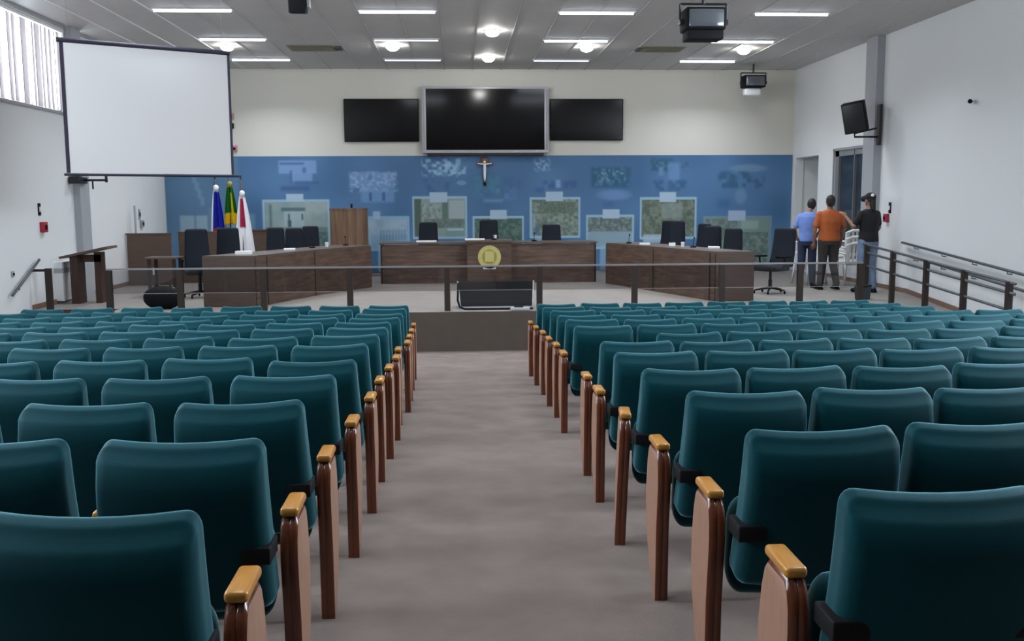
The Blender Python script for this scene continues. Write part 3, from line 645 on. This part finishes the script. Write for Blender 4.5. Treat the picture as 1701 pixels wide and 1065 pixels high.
# ------------------------------------------------------------------ stage railing
RY = 14.92; RH = .70
px = [-5.28, -4.22, -2.97, -1.66, -.17, 1.26, 2.75, 4.13, 5.38, 6.35]
t = thing('stage_railing', 'long stage-front railing with dark posts and tinted glass panels', 'railing', (0, RY, 0))
MB().bb((px[0]-.03, -.025, RH-.025), (px[-1]+.03, .025, RH)).build('top_rail', M['steel'], t)
for i, x in enumerate(px): MB().bb((x-.045, -.035, 0), (x+.045, .035, RH-.025)).build('post', M['brownpost'], t)
for a, b in zip(px[:-1], px[1:]):
    MB().bb((a+.05, -.005, .32), (b-.05, .005, RH-.03)).build('glass_panel', M['railglass'], t)
MB().bb((px[0]+.05, -.008, .312), (px[-1]-.05, .008, .32)).build('lower_rail', M['steel'], t)
t = thing('short_railing', 'single dark post with a stub rail by the stage steps', 'railing', (-6.5, 15.72, 0))
MB().bb((-.045, -.035, 0), (.045, .035, .66)).build('post', M['brownpost'], t); MB().bb((-.26, -.02, .61), (-.045, .02, .65)).build('stub_rail', M['blackm'], t)
t = thing('ramp_railing', 'sloping ramp railing with five dark posts and three rails', 'railing', (6.97, 0, 0))
py = [16.15, 15.14, 14.02, 12.93, 11.83]
zt = lambda y: .636+(y-11.83)*.0648
for y in py: MB().bb((-.035, y-.035, ramp(y)-.02), (.035, y+.035, zt(y))).build('post', M['brownpost'], t)
for dz, ya, yb in ((-.01, 16.3, 11.7), (-.14, 16.2, 11.7), (-.36, 16.2, 11.4)):
    MB().tube([(.0, ya, zt(ya)+dz), (.0, yb, zt(yb)+dz)], .02, 8).build('rail', M['dsteel'], t, True)

# ------------------------------------------------------------------ desks
def office_chair(x, y, rz, lab, h=1.22, wd=.46, full=False):
    t = thing('office_chair', lab, 'chair', (x, y, 0), rz, 'black high-backed office chairs')
    def wb(v): return (v.x*(1-.10*((v.z)/.4)), v.y+.05*math.cos(v.z*3)+.04*(v.x/.23)**2, v.z)
    hb = h-.48
    b_ = MB().rbox((0, 0, 0), (wd, .09, hb), (.045, .042, .05), n=3, seg=4, warp=wb).build('backrest', M['office'], t, True); b_.location = (0, .24, .48+hb/2); b_.rotation_euler.x = math.radians(-8)
    MB().rbox((0, 0, .46), (.50, .48, .10), .045, n=3, seg=2).build('seat', M['office'], t, True)
    for s in (-1, 1): MB().tube([(s*.24, .05, .46), (s*.29, .05, .5), (s*.29, .02, .66), (s*.29, -.18, .67), (s*.28, .2, .66)], .018, 8).build('armrest', M['black'], t, True)
    MB().lathe([(.035, .08), (.035, .25), (.025, .25), (.025, .42)], n=12).build('gas_lift', M['blackm'], t, 40)
    mb = MB(); 
    for k in range(5):
        a = 2*PI*k/5+.3; mb.tube([(0, 0, .11), (.28*math.cos(a), .28*math.sin(a), .065)], [.028, .016], 6)
    mb.build('star_base', M['blackm'], t, 40)
    for k in range(5):
        a = 2*PI*k/5+.3; MB().ball((.28*math.cos(a), .28*math.sin(a), .03), (.02, .02, .03), 8).build('castor', M['black'], t, True)
    return t
DH = .83
def wing_desk(name_lab, near_out, near_in, mid, far_in, far_out, sgn):
    cx, cy = near_in
    t = thing('council_desk', name_lab, 'desk', (cx, cy, 0), 0, 'wooden council desks on the stage')
    L = lambda p: (p[0]-cx, p[1]-cy)
    no, ni, mi_, fi, fo = map(L, (near_out, near_in, mid, far_in, far_out))
    def board(a, b, z0, z1, th, nm, mt, inward=0):
        a = Vector((*a, 0)); b = Vector((*b, 0)); d = (b-a); L_ = d.length; ang = math.atan2(d.y, d.x)
        c_ = (a+b)/2; o = MB().box((0, 0, 0), (L_, th, z1-z0)).build(nm, M[mt], t); o.location = (c_.x, c_.y, (z0+z1)/2); o.rotation_euler.z = ang; return o
    board(ni, mi_, .0, DH-.03, .03, 'front_panel', 'desk'); board(mi_, fi, .0, DH-.03, .03, 'front_panel', 'desk')
    board(no, ni, .0, DH-.03, .03, 'end_panel', 'deskend'); board(fi, fo, .0, DH-.03, .03, 'end_panel', 'deskend')
    # raised upright strips
    for p in (mi_, (ni[0]*.8+mi_[0]*.2, ni[1]*.8+mi_[1]*.2) if sgn < 0 else (ni[0]*.9+mi_[0]*.1, ni[1]*.9+mi_[1]*.1)):
        o = MB().bb((-.07, -.032, 0), (.07, .032, DH-.03)).build('upright', M['deskend'], t); o.location = (p[0]+sgn*-.004, p[1], 0); o.rotation_euler.z = math.atan2(fi[1], fi[0])
    MB().prism([no, ni, mi_, fi, fo] if sgn < 0 else [no, ni, mi_, fi, fo][::-1], DH-.03, DH).build('desktop', M['desktop'], t)
    return t
LN_O, LN_I, LM, LF_I, LF_O = (-4.12, 15.86), (-3.27, 15.80), (-2.57, 17.67), (-1.72, 19.25), (-2.45, 19.6)
RN_O, RN_I, RM, RF_I, RF_O = (4.93, 15.86), (4.28, 15.86), (3.62, 17.85), (3.02, 19.55), (3.75, 19.8)
wing_desk('long angled wooden council desk on the left of the stage', LN_O, LN_I, LM, LF_I, LF_O, -1)
wing_desk('long angled wooden council desk on the right of the stage', RN_O, RN_I, RM, RF_I, RF_O, 1)
t = thing('council_desk', 'straight wooden head desk with gold seal, centre of stage', 'desk', (.64, 19.95, 0), 0, 'wooden council desks on the stage')
MB().bb((-2.21, 0, 0), (2.21, .03, DH-.03)).build('front_panel', M['desk'], t)
for s in (-1, 1): MB().bb((s*2.21-.015, 0, 0), (s*2.21+.015, .7, DH-.03)).build('end_panel', M['deskend'], t)
MB().bb((-2.25, -.03, DH-.02), (2.25, .75, DH+.01)).build('desktop', M['desktop'], t)
rc = MB().bb((-.45, -.30, 0), (.45, 0, DH+.02)).build('raised_centre', M['desk'], t)
MB().bb((-.48, -.34, DH+.02), (.48, .5, DH+.06)).build('raised_top', M['desktop'], t)
s_ = MB(); s_.tube([(0, -.30, .555), (0, -.325, .555)], .235, 40); seal = s_.build('gold_seal', M['yellow'], t, 40); seal.location = (0, 0, 0)
s_ = MB(); s_.tube([(0, -.326, .56), (0, -.33, .56)], .15, 32); s_.build('seal_ring', M['gold2'], seal, 40)
s_ = MB(); s_.prism([(-.09, -.005), (.09, -.005), (.09, .005), (-.09, .005)], -.11, .10); sh = s_.build('seal_shield', M['yellow'], seal); sh.location = (0, -.333, .57)
MB().rbox((0, -.315, .34), (.26, .02, .07), .009, n=2, seg=1).build('seal_ribbon', M['paper'], seal, 40)

oc = [(-4.60, 17.5, .35, 'left desk chair nearest the camera, turned sideways, black high back', 1.22), (-4.28, 18.25, .15, 'second left desk chair, black back beside the flags', 1.22),
      (-3.52, 18.85, .1, 'black chair behind left desk, first of three together', 1.2), (-3.28, 19.55, .1, 'black chair behind left desk, middle of three together', 1.17), (-3.06, 20.3, .1, 'black chair behind left desk, nearest the round lectern', 1.19),
      (-.64, 21.0, 0, 'black chair left of centre at the head desk', 1.24), (.69, 21.1, 0, 'black chair at the middle of the head desk above seal', 1.28), (2.07, 21.0, 0, 'black chair right of centre at the head desk', 1.17),
      (4.27, 20.5, -.95, 'narrow-looking black chair, farthest along the right desk', 1.25), (4.42, 19.75, -.5, 'black chair second farthest along the right desk', 1.26),
      (4.66, 19.05, -1.05, 'narrow-looking black chair midway along the right desk', 1.22), (4.76, 18.3, -.6, 'black chair fourth along the right desk from the far end', 1.19), (4.98, 17.6, -.55, 'black chair nearest of those behind right desk', 1.16)]
for x, y, r, l, h in oc: office_chair(x, y, r, l, h, wd=.36 if -3.6 < x < -3 or x > 4 else .43)
office_chair(5.62, 17.1, -1.05, 'whole black office chair standing at the outer end of right desk', 1.18, wd=.5)

# small things on the desks
def paper(x, y, z, w_, d_, rz, lab, n_='paper_sheet', mt='paper', th=.012):
    o = MB().box((0, 0, th/2), (w_, d_, th)).build(n_, M[mt]); o.location = (x, y, z); o.rotation_euler.z = rz; return tag(o, lab, 'paper', 'papers on the council desks')
ZT = DH+.001
paper(-3.55, 16.3, ZT, .26, .2, .1, 'white stack of papers at near end of left desk', th=.05)
paper(-3.02, 17.6, ZT, .2, .15, .2, 'white papers on left desk before the three chairs', th=.03)
paper(3.62, 18.6, ZT, .2, .14, -.2, 'white papers near far end of right desk', th=.03)
paper(4.55, 17.0, ZT, .2, .15, -.2, 'white papers at near part of right desk', th=.03)
paper(4.0, 17.9, ZT, .12, .1, -.2, 'small white card in middle of right desk', th=.06)
paper(.35, 19.9, DH+.061, .4, .12, 0, 'white papers on raised centre of the head desk', th=.03)
paper(-.65, 20.3, DH+.011, .42, .12, 0, 'white papers on head desk before its left chair', th=.03)
def mic(x, y, z, lab, h=.3):
    t = thing('desk_microphone', lab, 'microphone', (x, y, z), 0, 'gooseneck microphones on the desks')
    MB().lathe([(.055, 0), (.055, .02), (.02, .035)], n=14).build('base', M['black'], t, 40)
    MB().tube([(0, 0, .03), (0, -.01, h*.7), (0, -.06, h)], .006, 6).build('gooseneck', M['blackm'], t, True)
    MB().ball((0, -.065, h+.01), (.016, .022, .022), 8).build('head', M['black'], t, True)
for x, y, l, z in ((-2.72, 18.3, 'gooseneck microphone on left desk, nearest of its two', ZT), (-2.2, 19.2, 'gooseneck microphone on left desk, far end', ZT), (.75, 19.9, 'gooseneck microphone on raised centre of head desk', DH+.061),
                   (1.6, 20.25, 'gooseneck microphone on head desk, right part', DH+.011), (3.4, 19.1, 'gooseneck microphone on right desk, far end', ZT), (4.25, 17.3, 'gooseneck microphone on right desk, near half', ZT)): mic(x, y, z, l, .16)
def cup(x, y, z, lab):
    t = thing('water_glass', lab, 'glass', (x, y, z), 0, 'white cups on the desks')
    MB().lathe([(.028, 0), (.036, .09), (.032, .09), (.026, .008)], n=16).build('cup', M['white'], t, 40)
cup(-2.5, 18.7, ZT, 'white cup on left desk beside the lectern'); cup(4.12, 17.55, ZT, 'white cup on right desk before the middle chairs'); cup(.78, 20.2, DH+.061, 'white cup on raised centre of head desk')
# round lectern
t = thing('lectern', 'tall curved wooden lectern with vertical grain behind the left desk', 'lectern', (-2.44, 22.0, 0))
pl = [(-.41, .25), (-.41, -.05), (-.33, -.17), (-.2, -.24), (0, -.27), (.2, -.24), (.33, -.17), (.41, -.05), (.41, .25)]
MB().prism(pl, .04, 1.5).build('curved_body', M['lect'], t); MB().prism([(x*1.02, y*1.03) for x, y in pl], 1.5, 1.54).build('top', M['lect'], t); MB().prism([(x*.95, y*.95) for x, y in pl], 0, .04).build('plinth', M['deskend'], t)
MB().tube([(.08, -.05, 1.54), (.08, -.08, 1.63)], [.02, .028], 8).build('microphone', M['black'], t, True)

# flags
def flag(x, y, lab, ztop, zbot, colf, pole_top, w0=.07, w1=.34, lean=0.0):
    t = thing('flag', lab, 'flag', (x, y, 0), 0, 'flags on poles behind the left desk')
    MB().tube([(0, 0, .03), (lean, 0, pole_top)], .016, 10).build('pole', M['dkwood'], t, True)
    MB().lathe([(.17, 0), (.17, .03), (.05, .06), (.03, .1)], n=20).build('base', M['blackm'], t, 40)
    MB().ball((lean, 0, pole_top+.03), (.02, .02, .05), 10).build('finial', M['blackm'], t, True)
    nu, nv = 25, 30; vs = []; fs = []; cols = []
    for j in range(nv+1):
        v = j/nv; w_ = w0+(w1-w0)*v**.7
        for i in range(nu+1):
            u = i/nu; xx = (u-.42)*w_+.01; yy = -.03+.035*math.sin(u*PI*5+v*1.2)*(.4+v*.6)
            zz = ztop-(ztop-zbot)*v - .10*(u-.5)**2*4*(1 if v > .5 else 0)*(v-.5)
            vs.append((xx+lean*(zz/pole_top), yy, zz)); cols.append((*s2l(colf(u, v)), 1))
    for j in range(nv):
        for i in range(nu): a = j*(nu+1)+i; fs.append((a, a+1, a+nu+2, a+nu+1))
    me = bpy.data.meshes.new('cloth'); me.from_pydata(vs, [], fs); me.polygons.foreach_set('use_smooth', [True]*len(fs))
    ca = me.color_attributes.new('Col', 'FLOAT_COLOR', 'POINT'); ca.data.foreach_set('color', [c_ for q in cols for c_ in q]); me.materials.append(M['cloth'])
    o = bpy.data.objects.new('cloth', me); C.objects.link(o); o.parent = t; md = o.modifiers.new('thickness', 'SOLIDIFY'); md.thickness = .006
    MB().ball((lean*ztop/pole_top+.03, -.05, ztop-.01), (.06, .045, .07), 10).build('rosette', M['paper'] if colf(.5, 0)[2] > 100 else M['gold2'], t, True)
fb = lambda u, v: (235, 238, 245) if (v < .1 or u < .18) else ((20, 30, 140) if v < .82 else ((235, 235, 240) if u > .4 else (140, 40, 70)))
fg = lambda u, v: (215, 190, 30) if v < .1 or (.55 < u < .72 and v > .2) else ((20, 95, 25) if v < .72 else (235, 185, 20))
fr_ = lambda u, v: (235, 235, 240) if (v < .08 or v > .55 or u < .25 or u > .65) else (170, 45, 80)
flag(-5.12, 21.0, 'blue and white flag on a pole, leftmost of three flags', 2.0, .95, fb, 2.18)
flag(-4.9, 21.3, 'green and yellow flag on a pole, middle of three flags', 2.08, 1.22, fg, 2.25)
flag(-4.58, 21.0, 'white and red flag on a pole, rightmost of three flags', 1.88, .55, fr_, 2.18, w1=.46)

# partition boards at far left
t = thing('partition_board', 'brown wooden partition board with white socket, by left wall', 'partition', (-6.3, 20.2, 0), 0, 'brown partition boards behind the left desk')
MB().bb((-.44, -.02, .0), (.44, .02, 1.04)).build('board', M['parapet'], t); MB().bb((-.46, -.03, 1.04), (.46, .03, 1.07)).build('top_cap', M['parapet'], t)
MB().bb((.05, -.03, .22), (.10, -.02, .36)).build('socket', M['white'], t)
t = thing('partition_board', 'narrow brown partition board right of the socketed one', 'partition', (-5.50, 20.75, 0), 0, 'brown partition boards behind the left desk')
MB().bb((-.36, -.02, 0), (.45, .02, 1.05)).build('board', M['deskend'], t); MB().bb((-.37, -.03, 1.05), (.46, .03, 1.08)).build('top_cap', M['parapet'], t)
t = thing('partition_board', 'reddish brown cabinet back seen just right of the flags', 'partition', (-4.5, 22.3, 0), 0, 'brown partition boards behind the left desk')
MB().bb((-.9, -.02, 0), (.32, .3, 1.04)).build('board', M['parapet'], t); MB().bb((-.92, -.04, 1.04), (.34, .32, 1.07)).build('top_cap', M['deskend'], t)
o = MB().tube([(0, 0, 0), (-.02, 0, 1.63)], .022, 8).build('metal_pole', M['grey'], None, True); o.location = (-6.62, 20.45, 0); tag(o, 'thin grey pole standing behind the socketed partition board', 'pole')
t = thing('side_table', 'small wooden table with one dark leg before the partition', 'table', (-5.32, 17.9, 0))
MB().bb((-.30, -.25, .68), (.28, .25, .71)).build('tabletop', M['desktop'], t)
for sx in (-1, 1):
    for sy in (-1, 1): MB().bb((sx*.22-.03, sy*.2-.02, 0), (sx*.22+.03, sy*.2+.02, .68)).build('leg', M['dkwood' if sx < 0 else 'brownpost'], t)
# tall stand at left
t = thing('tall_stand', 'tall wooden stand with slanted top and two slab legs', 'stand', (-6.24, 16.75, 0))
tp_ = MB().bb((-.40, -.26, -.02), (.40, .26, .02)).build('slanted_top', M['parapet'], t); tp_.location = (0, 0, .865); tp_.rotation_euler.y = math.radians(-12)
MB().bb((-.26, -.16, 0), (-.13, .16, .80)).build('leg', M['dkwood'], t); MB().bb((.10, -.05, 0), (.20, .20, .86)).build('leg', M['dkwood'], t)
MB().bb((-.26, -.05, .70), (.2, .0, .82)).build('apron', M['dkwood'], t)
# black bag
t = thing('black_bag', 'bulky round black bag lying on the stage behind railing', 'bag', (-4.72, 15.72, 0))
MB().rbox((0, 0, .18), (.60, .38, .36), (.16, .14, .16), n=4, seg=3, warp=lambda v: (v.x, v.y, v.z*(1-.25*(v.x/.3)**2))).build('body', M['black'], t, True)
MB().tube([(-.15, -.02, .33), (-.08, -.02, .42), (.08, -.02, .42), (.15, -.02, .33)], .012, 8).build('handle', M['blackm'], t, True)
MB().rbox((.17, -.06, .33), (.05, .04, .025), .008, n=2, seg=1).build('buckle', M['silver'], t, 40)
# black monitor wedge at centre
t = thing('stage_monitor', 'black wedge with silver edge trim at stage front, centre', 'stage monitor', (.60, 15.3, 0))
MB().add([(-.56, -.15, .03), (.56, -.15, .03), (.60, .18, .40), (-.60, .18, .40), (-.56, .35, .03), (.56, .35, .03), (.6, .32, .4), (-.6, .32, .4)],
         [(0, 1, 2, 3), (5, 4, 7, 6), (0, 4, 5, 1), (3, 2, 6, 7), (1, 5, 6, 2), (4, 0, 3, 7)]).build('body', M['black'], t)
for s in (-1, 1): MB().tube([(s*.57, -.165, .02), (s*.61, .165, .41)], .013, 6).build('side_trim', M['silver'], t, True)
MB().bb((-.56, -.19, .005), (.56, -.15, .035)).build('base_trim', M['silver'], t)
t2 = MB().tube([(-.60, -.28, .42), (-.61, -.3, .15), (-.58, -.32, .05), (-.5, -.34, .018), (.2, -.34, .018), (.56, -.34, .018)], .017, 8).build('black_cable', M['black'], None, True); t2.location = (.60, 15.3, 0); tag(t2, 'thick black cable looping along the left and foot of wedge', 'cable')
t = thing('floor_device', 'small silver and black device before the stage wedge', 'device', (.95, 14.83, 0))
MB().rbox((0, 0, .03), (.3, .12, .05), .015, n=2, seg=1).build('body', M['silver'], t, 40); MB().rbox((-.02, .0, .06), (.14, .08, .03), .01, n=2, seg=1).build('top', M['black'], t, 40)
# bin by ramp rail
t = thing('waste_bin', 'dark square bin on stage at the foot of first ramp post', 'bin', (6.84, 15.95, 0))
MB().lathe([(.13, 0), (.15, .22), (.145, .23), (.125, .01)], n=4).build('body', M['dkgreen'], t); MB().lathe([(.155, .21), (.155, .24), (.14, .24)], n=4).build('rim', M['black'], t)

# ------------------------------------------------------------------ white plastic chairs by the people
def plastic_chair(x, y, rz, lab, z=0):
    t = thing('plastic_chair', lab, 'chair', (x, y, z), rz, 'white plastic chairs beside the people')
    MB().rbox((0, 0, .42), (.44, .42, .03), .012, n=2, seg=1).build('seat', M['white'], t, 40)
    mb = MB()
    for k in range(5): mb.box((-.16+.08*k, .21+.02, .62), (.045, .014, .38), rx=-.12)
    mb.tube([(-.2, .2, .42), (-.21, .26, .80), (-.1, .28, .84), (.1, .28, .84), (.21, .26, .80), (.2, .2, .42)], .028, 8); mb.build('backrest', M['white'], t, 40)
    for s in (-1, 1):
        MB().tube([(s*.22, -.2, .42), (s*.25, -.2, .62), (s*.25, .0, .64), (s*.22, .24, .62)], .02, 8).build('arm', M['white'], t, True)
        for yy in (-.19, .2): MB().tube([(s*.2, yy, .42), (s*.24, yy*1.2, 0)], [.026, .018], 8).build('leg', M['white'], t, True)
for k, l in enumerate(('bottom', 'middle', 'topmost')):
    plastic_chair(7.72, 18.55+.03*k, math.radians(180), 'white plastic chair, %s of the stack behind the person in black' % l, z=.12*k)
plastic_chair(7.02, 18.95, math.radians(20), 'white plastic chair between blue-shirted and orange-shirted people')

# ------------------------------------------------------------------ people
def remesh(mb, name, mt, parent, vox, smooth_it=4):
    o = mb.build(name, mt, None, True)
    r = o.modifiers.new('r', 'REMESH'); r.mode = 'VOXEL'; r.voxel_size = vox; r.use_smooth_shade = True
    s = o.modifiers.new('s', 'SMOOTH'); s.iterations = smooth_it; s.factor = .5
    dg = bpy.context.evaluated_depsgraph_get(); dg.update()
    me = bpy.data.meshes.new_from_object(o.evaluated_get(dg)); o.modifiers.clear(); old = o.data; o.data = me; me.name = name
    bpy.data.meshes.remove(old)
    if not me.materials: me.materials.append(mt)
    me.polygons.foreach_set('use_smooth', [True]*len(me.polygons)); o.parent = parent; return o
def caps(mb, pts, rs, n=12):
    for i in range(len(pts)-1):
        mb.tube([pts[i], pts[i+1]], [rs[i], rs[i+1]], n)
    for p, r in zip(pts, rs): mb.ball(p, r, n)
def torso(mb, rings, n=20):
    vs = []; fs = []
    for (x, y, z, rx, ry) in rings:
        for k in range(n): vs.append((x+rx*math.cos(2*PI*k/n), y+ry*math.sin(2*PI*k/n), z))
    for i in range(len(rings)-1):
        for k in range(n): fs.append((i*n+k, i*n+(k+1) % n, (i+1)*n+(k+1) % n, (i+1)*n+k))
    fs += [tuple(range(n))[::-1], tuple((len(rings)-1)*n+k for k in range(n))]; mb.add(vs, fs)
def person(loc, rz, H, lab, shirt, trou, arms, head=(0, .0, 0), girth=1.0, sleeve=.5, legs=None, cap=None, short=False, lean=0.0):
    t = thing('person', lab, 'person', loc, rz, 'people talking by the right-hand window')
    k = H/1.74; g = girth; S = lambda p: Vector(p)*k
    hx, hy, ht = head  # offset of the head
    legs = legs or ((-.10, 0, .02), (.10, 0, .0))
    body = MB(); LR = []
    for s, lg in zip((-1, 1), legs):
        hip = (s*.095, 0, .90); knee = (s*.10+lg[0]*.0, .03+lg[1]*.4, .49); ank = (lg[0]+s*.02, -.02+lg[1], .085)
        LR.append((hip, knee, ank)); caps(body, [S(hip), S(knee), S(ank)], [.085*g*k, .055*k, .038*k])
        caps(body, [S(ank), S((ank[0]+s*.02, ank[1]+.17, .035))], [.04*k, .03*k])
    ln = lambda z: lean*(z-.9)
    rings = [(0, 0, .84, .13*g, .10*g), (0, ln(.95), .95, .155*g, .115*g), (0, ln(1.08), 1.08, .14*g, .105*g), (0, ln(1.25), 1.25, .165*g, .115*g), (0, ln(1.38), 1.38, .175*g, .10), (0, ln(1.44), 1.44, .13, .075), (0, ln(1.48), 1.48, .06, .055)]
    torso(body, [tuple(a*k for a in r) for r in rings])
    neck0 = (0, ln(1.44), 1.44); hc = (hx, ln(1.6)+hy, 1.62)
    caps(body, [S(neck0), S((hc[0]*.7, hc[1]*.8, 1.55))], [.058*k, .052*k])
    R = Matrix.Rotation(ht, 3, 'X')
    body.ball(S(hc), (.076*k, .095*k, .112*k), 18, R=R); body.ball(S((hc[0], hc[1]+.03, 1.57)), (.055*k, .065*k, .06*k), 14)
    caps(body, [S((hc[0], hc[1]+.09, 1.625)), S((hc[0], hc[1]+.112, 1.6))], [.009*k, .014*k], 8)
    for s in (-1, 1): body.ball(S((hc[0]+s*.078, hc[1]-.005, 1.615)), (.012*k, .022*k, .032*k), 8)
    body.ball(S((hc[0], hc[1]+.09, 1.56)), (.025*k, .012*k, .008*k), 8)
    shirtm = MB(); torso(shirtm, [tuple(a*k for a in (x, y, z, rx+.022, ry+.022)) for (x, y, z, rx, ry) in [(0, ln(.90), .90, .155*g, .115*g)]+rings[1:6]]+[tuple(a*k for a in (0, ln(1.475), 1.475, .075, .07))])
    for s, (el, wr, curl) in zip((-1, 1), arms):
        sh = (s*.165*max(1, g*.97), ln(1.385), 1.385)
        caps(body, [S(sh), S(el), S(wr)], [.048*k*g, .038*k, .026*k])
        d = (Vector(wr)-Vector(el)).normalized(); side = d.cross(Vector((0, 1, 0)) if abs(d.y) < .8 else Vector((0, 0, 1))).normalized(); nr = side.cross(d)
        pc = Vector(wr)+d*.045
        for j in range(5): 
            q = pc+side*(-.028+.014*j); body.ball(S(q), (.013*k, .013*k, .013*k), 8)
        body.tube([S(Vector(wr)), S(Vector(wr)+d*.09)], [.026*k, .036*k], 10); body.ball(S(pc), .034*k, 10)
        for j, (off, ln_) in enumerate(((-.030, .062), (-.010, .075), (.010, .07), (.030, .055))):
            b0 = Vector(wr)+d*.085+side*off; b1 = b0+d*ln_*.5+nr*.012*curl; b2 = b1+d*ln_*.4+nr*.028*curl
            caps(body, [S(b0), S(b1), S(b2)], [.0095*k, .009*k, .008*k], 8)
        b0 = Vector(wr)+d*.035-side*.03; b1 = b0-side*.025+d*.03; b2 = b1+d*.03+nr*.01; caps(body, [S(b0), S(b1), S(b2)], [.012*k, .011*k, .009*k], 8)
        e2 = Vector(sh).lerp(Vector(el), min(1, sleeve*1.6)); caps(shirtm, [S(sh), S(e2)], [.058*k*g, .058*k])
        if sleeve > .65:
            caps(shirtm, [S(el), S(Vector(el).lerp(Vector(wr), .55))], [.05*k, .042*k])
    remesh(body, 'body', M['skin'], t, .0075, 2)
    remesh(shirtm, 'shirt', M[shirt], t, .012, 3)
    tm = MB(); torso(tm, [tuple(a*k for a in r) for r in [(0, 0, .82, .15*g, .12*g), (0, ln(.93), .93, .17*g, .13*g), (0, ln(1.0), 1.0, .165*g, .125*g)]])
    for hip, knee, ank in LR: caps(tm, [S(hip), S(knee), S((ank[0], ank[1], .11))], [.10*g*k, .078*k, .062*k])
    remesh(tm, 'trousers', M[trou], t, .012, 3)
    for (hip, knee, ank), s in zip(LR, (-1, 1)):
        sm = MB(); caps(sm, [S((ank[0], ank[1]-.02, .05)), S((ank[0]+s*.02, ank[1]+.10, .045)), S((ank[0]+s*.025, ank[1]+.2, .04))], [.045*k, .045*k, .036*k])
        sm.bb(S((ank[0]-.035, ank[1]-.06, 0.0)), S((ank[0]+.045, ank[1]+.22, .03))); remesh(sm, 'shoe', M['black'], t, .009, 1)
    hm = MB(); hm.ball(S((hc[0], hc[1]-.018, 1.648)), (.085*k, .094*k, .098*k), 16, R=R)
    if not cap: hm.ball(S((hc[0], hc[1]-.045, 1.60)), (.074*k, .062*k, .08*k), 14)
    remesh(hm, 'hair', M['hair'], t, .009, 2)
    em = MB()
    for s in (-1, 1): em.ball(S((hc[0]+s*.03, hc[1]+.083, 1.635)), .012*k, 8)
    em.build('eyes', M['black'], t, True)
    if cap:
        cm = MB(); cm.ball(S((hc[0], hc[1]-.01, 1.675)), (.092*k, .105*k, .085*k), 16); cm.tube([S((hc[0], hc[1]+.05, 1.66)), S((hc[0], hc[1]+.18, 1.645))], [.07*k, .05*k], 12)
        co_ = remesh(cm, 'cap', M['blackshirt'], t, .009, 1)
        MB().ball(S((hc[0]-.03, hc[1]-.09, 1.71)), (.035*k, .025*k, .03*k), 10).build('cap_badge', M['paper'], co_, True)
        # long dark hair on the neck
        hm2 = MB(); caps(hm2, [S((hc[0], hc[1]-.06, 1.6)), S((hc[0]*.5, hc[1]-.09, 1.47))], [.06*k, .04*k]); remesh(hm2, 'ponytail', M['hair'], t, .01, 2)
    return t
person((6.70, 18.25, 0), math.radians(-25), 1.70, 'person in light blue shirt and dark jeans, leftmost, head bowed', 'blueshirt', 'jeansd',
       [((-.25, .02, 1.13), (-.22, .18, .98), 1), ((.24, .05, 1.13), (.16, .24, 1.02), 1)], head=(.05, .07, -.3), girth=.95, sleeve=.45, lean=.12)
person((6.93, 17.75, 0), 0, 1.76, 'person in orange shirt and grey trousers, seen from behind', 'orange', 'trouser',
       [((-.27, .0, 1.13), (-.25, .08, .87), 1), ((.28, .0, 1.13), (.26, .10, .88), 1)], girth=1.16, sleeve=.5, legs=((-.13, 0, 0), (.14, 0, 0)))
person((7.38, 17.05, 0), math.radians(20), 1.78, 'person in black shirt, cap and washed jeans beside the pillar', 'blackshirt', 'jeansl',
       [((-.29, .06, 1.17), (-.31, .24, 1.34), 1), ((.28, .05, 1.15), (.26, .20, .95), 1)], girth=1.08, sleeve=.45, cap=True, legs=((-.09, .02, 0), (.09, -.02, 0)))
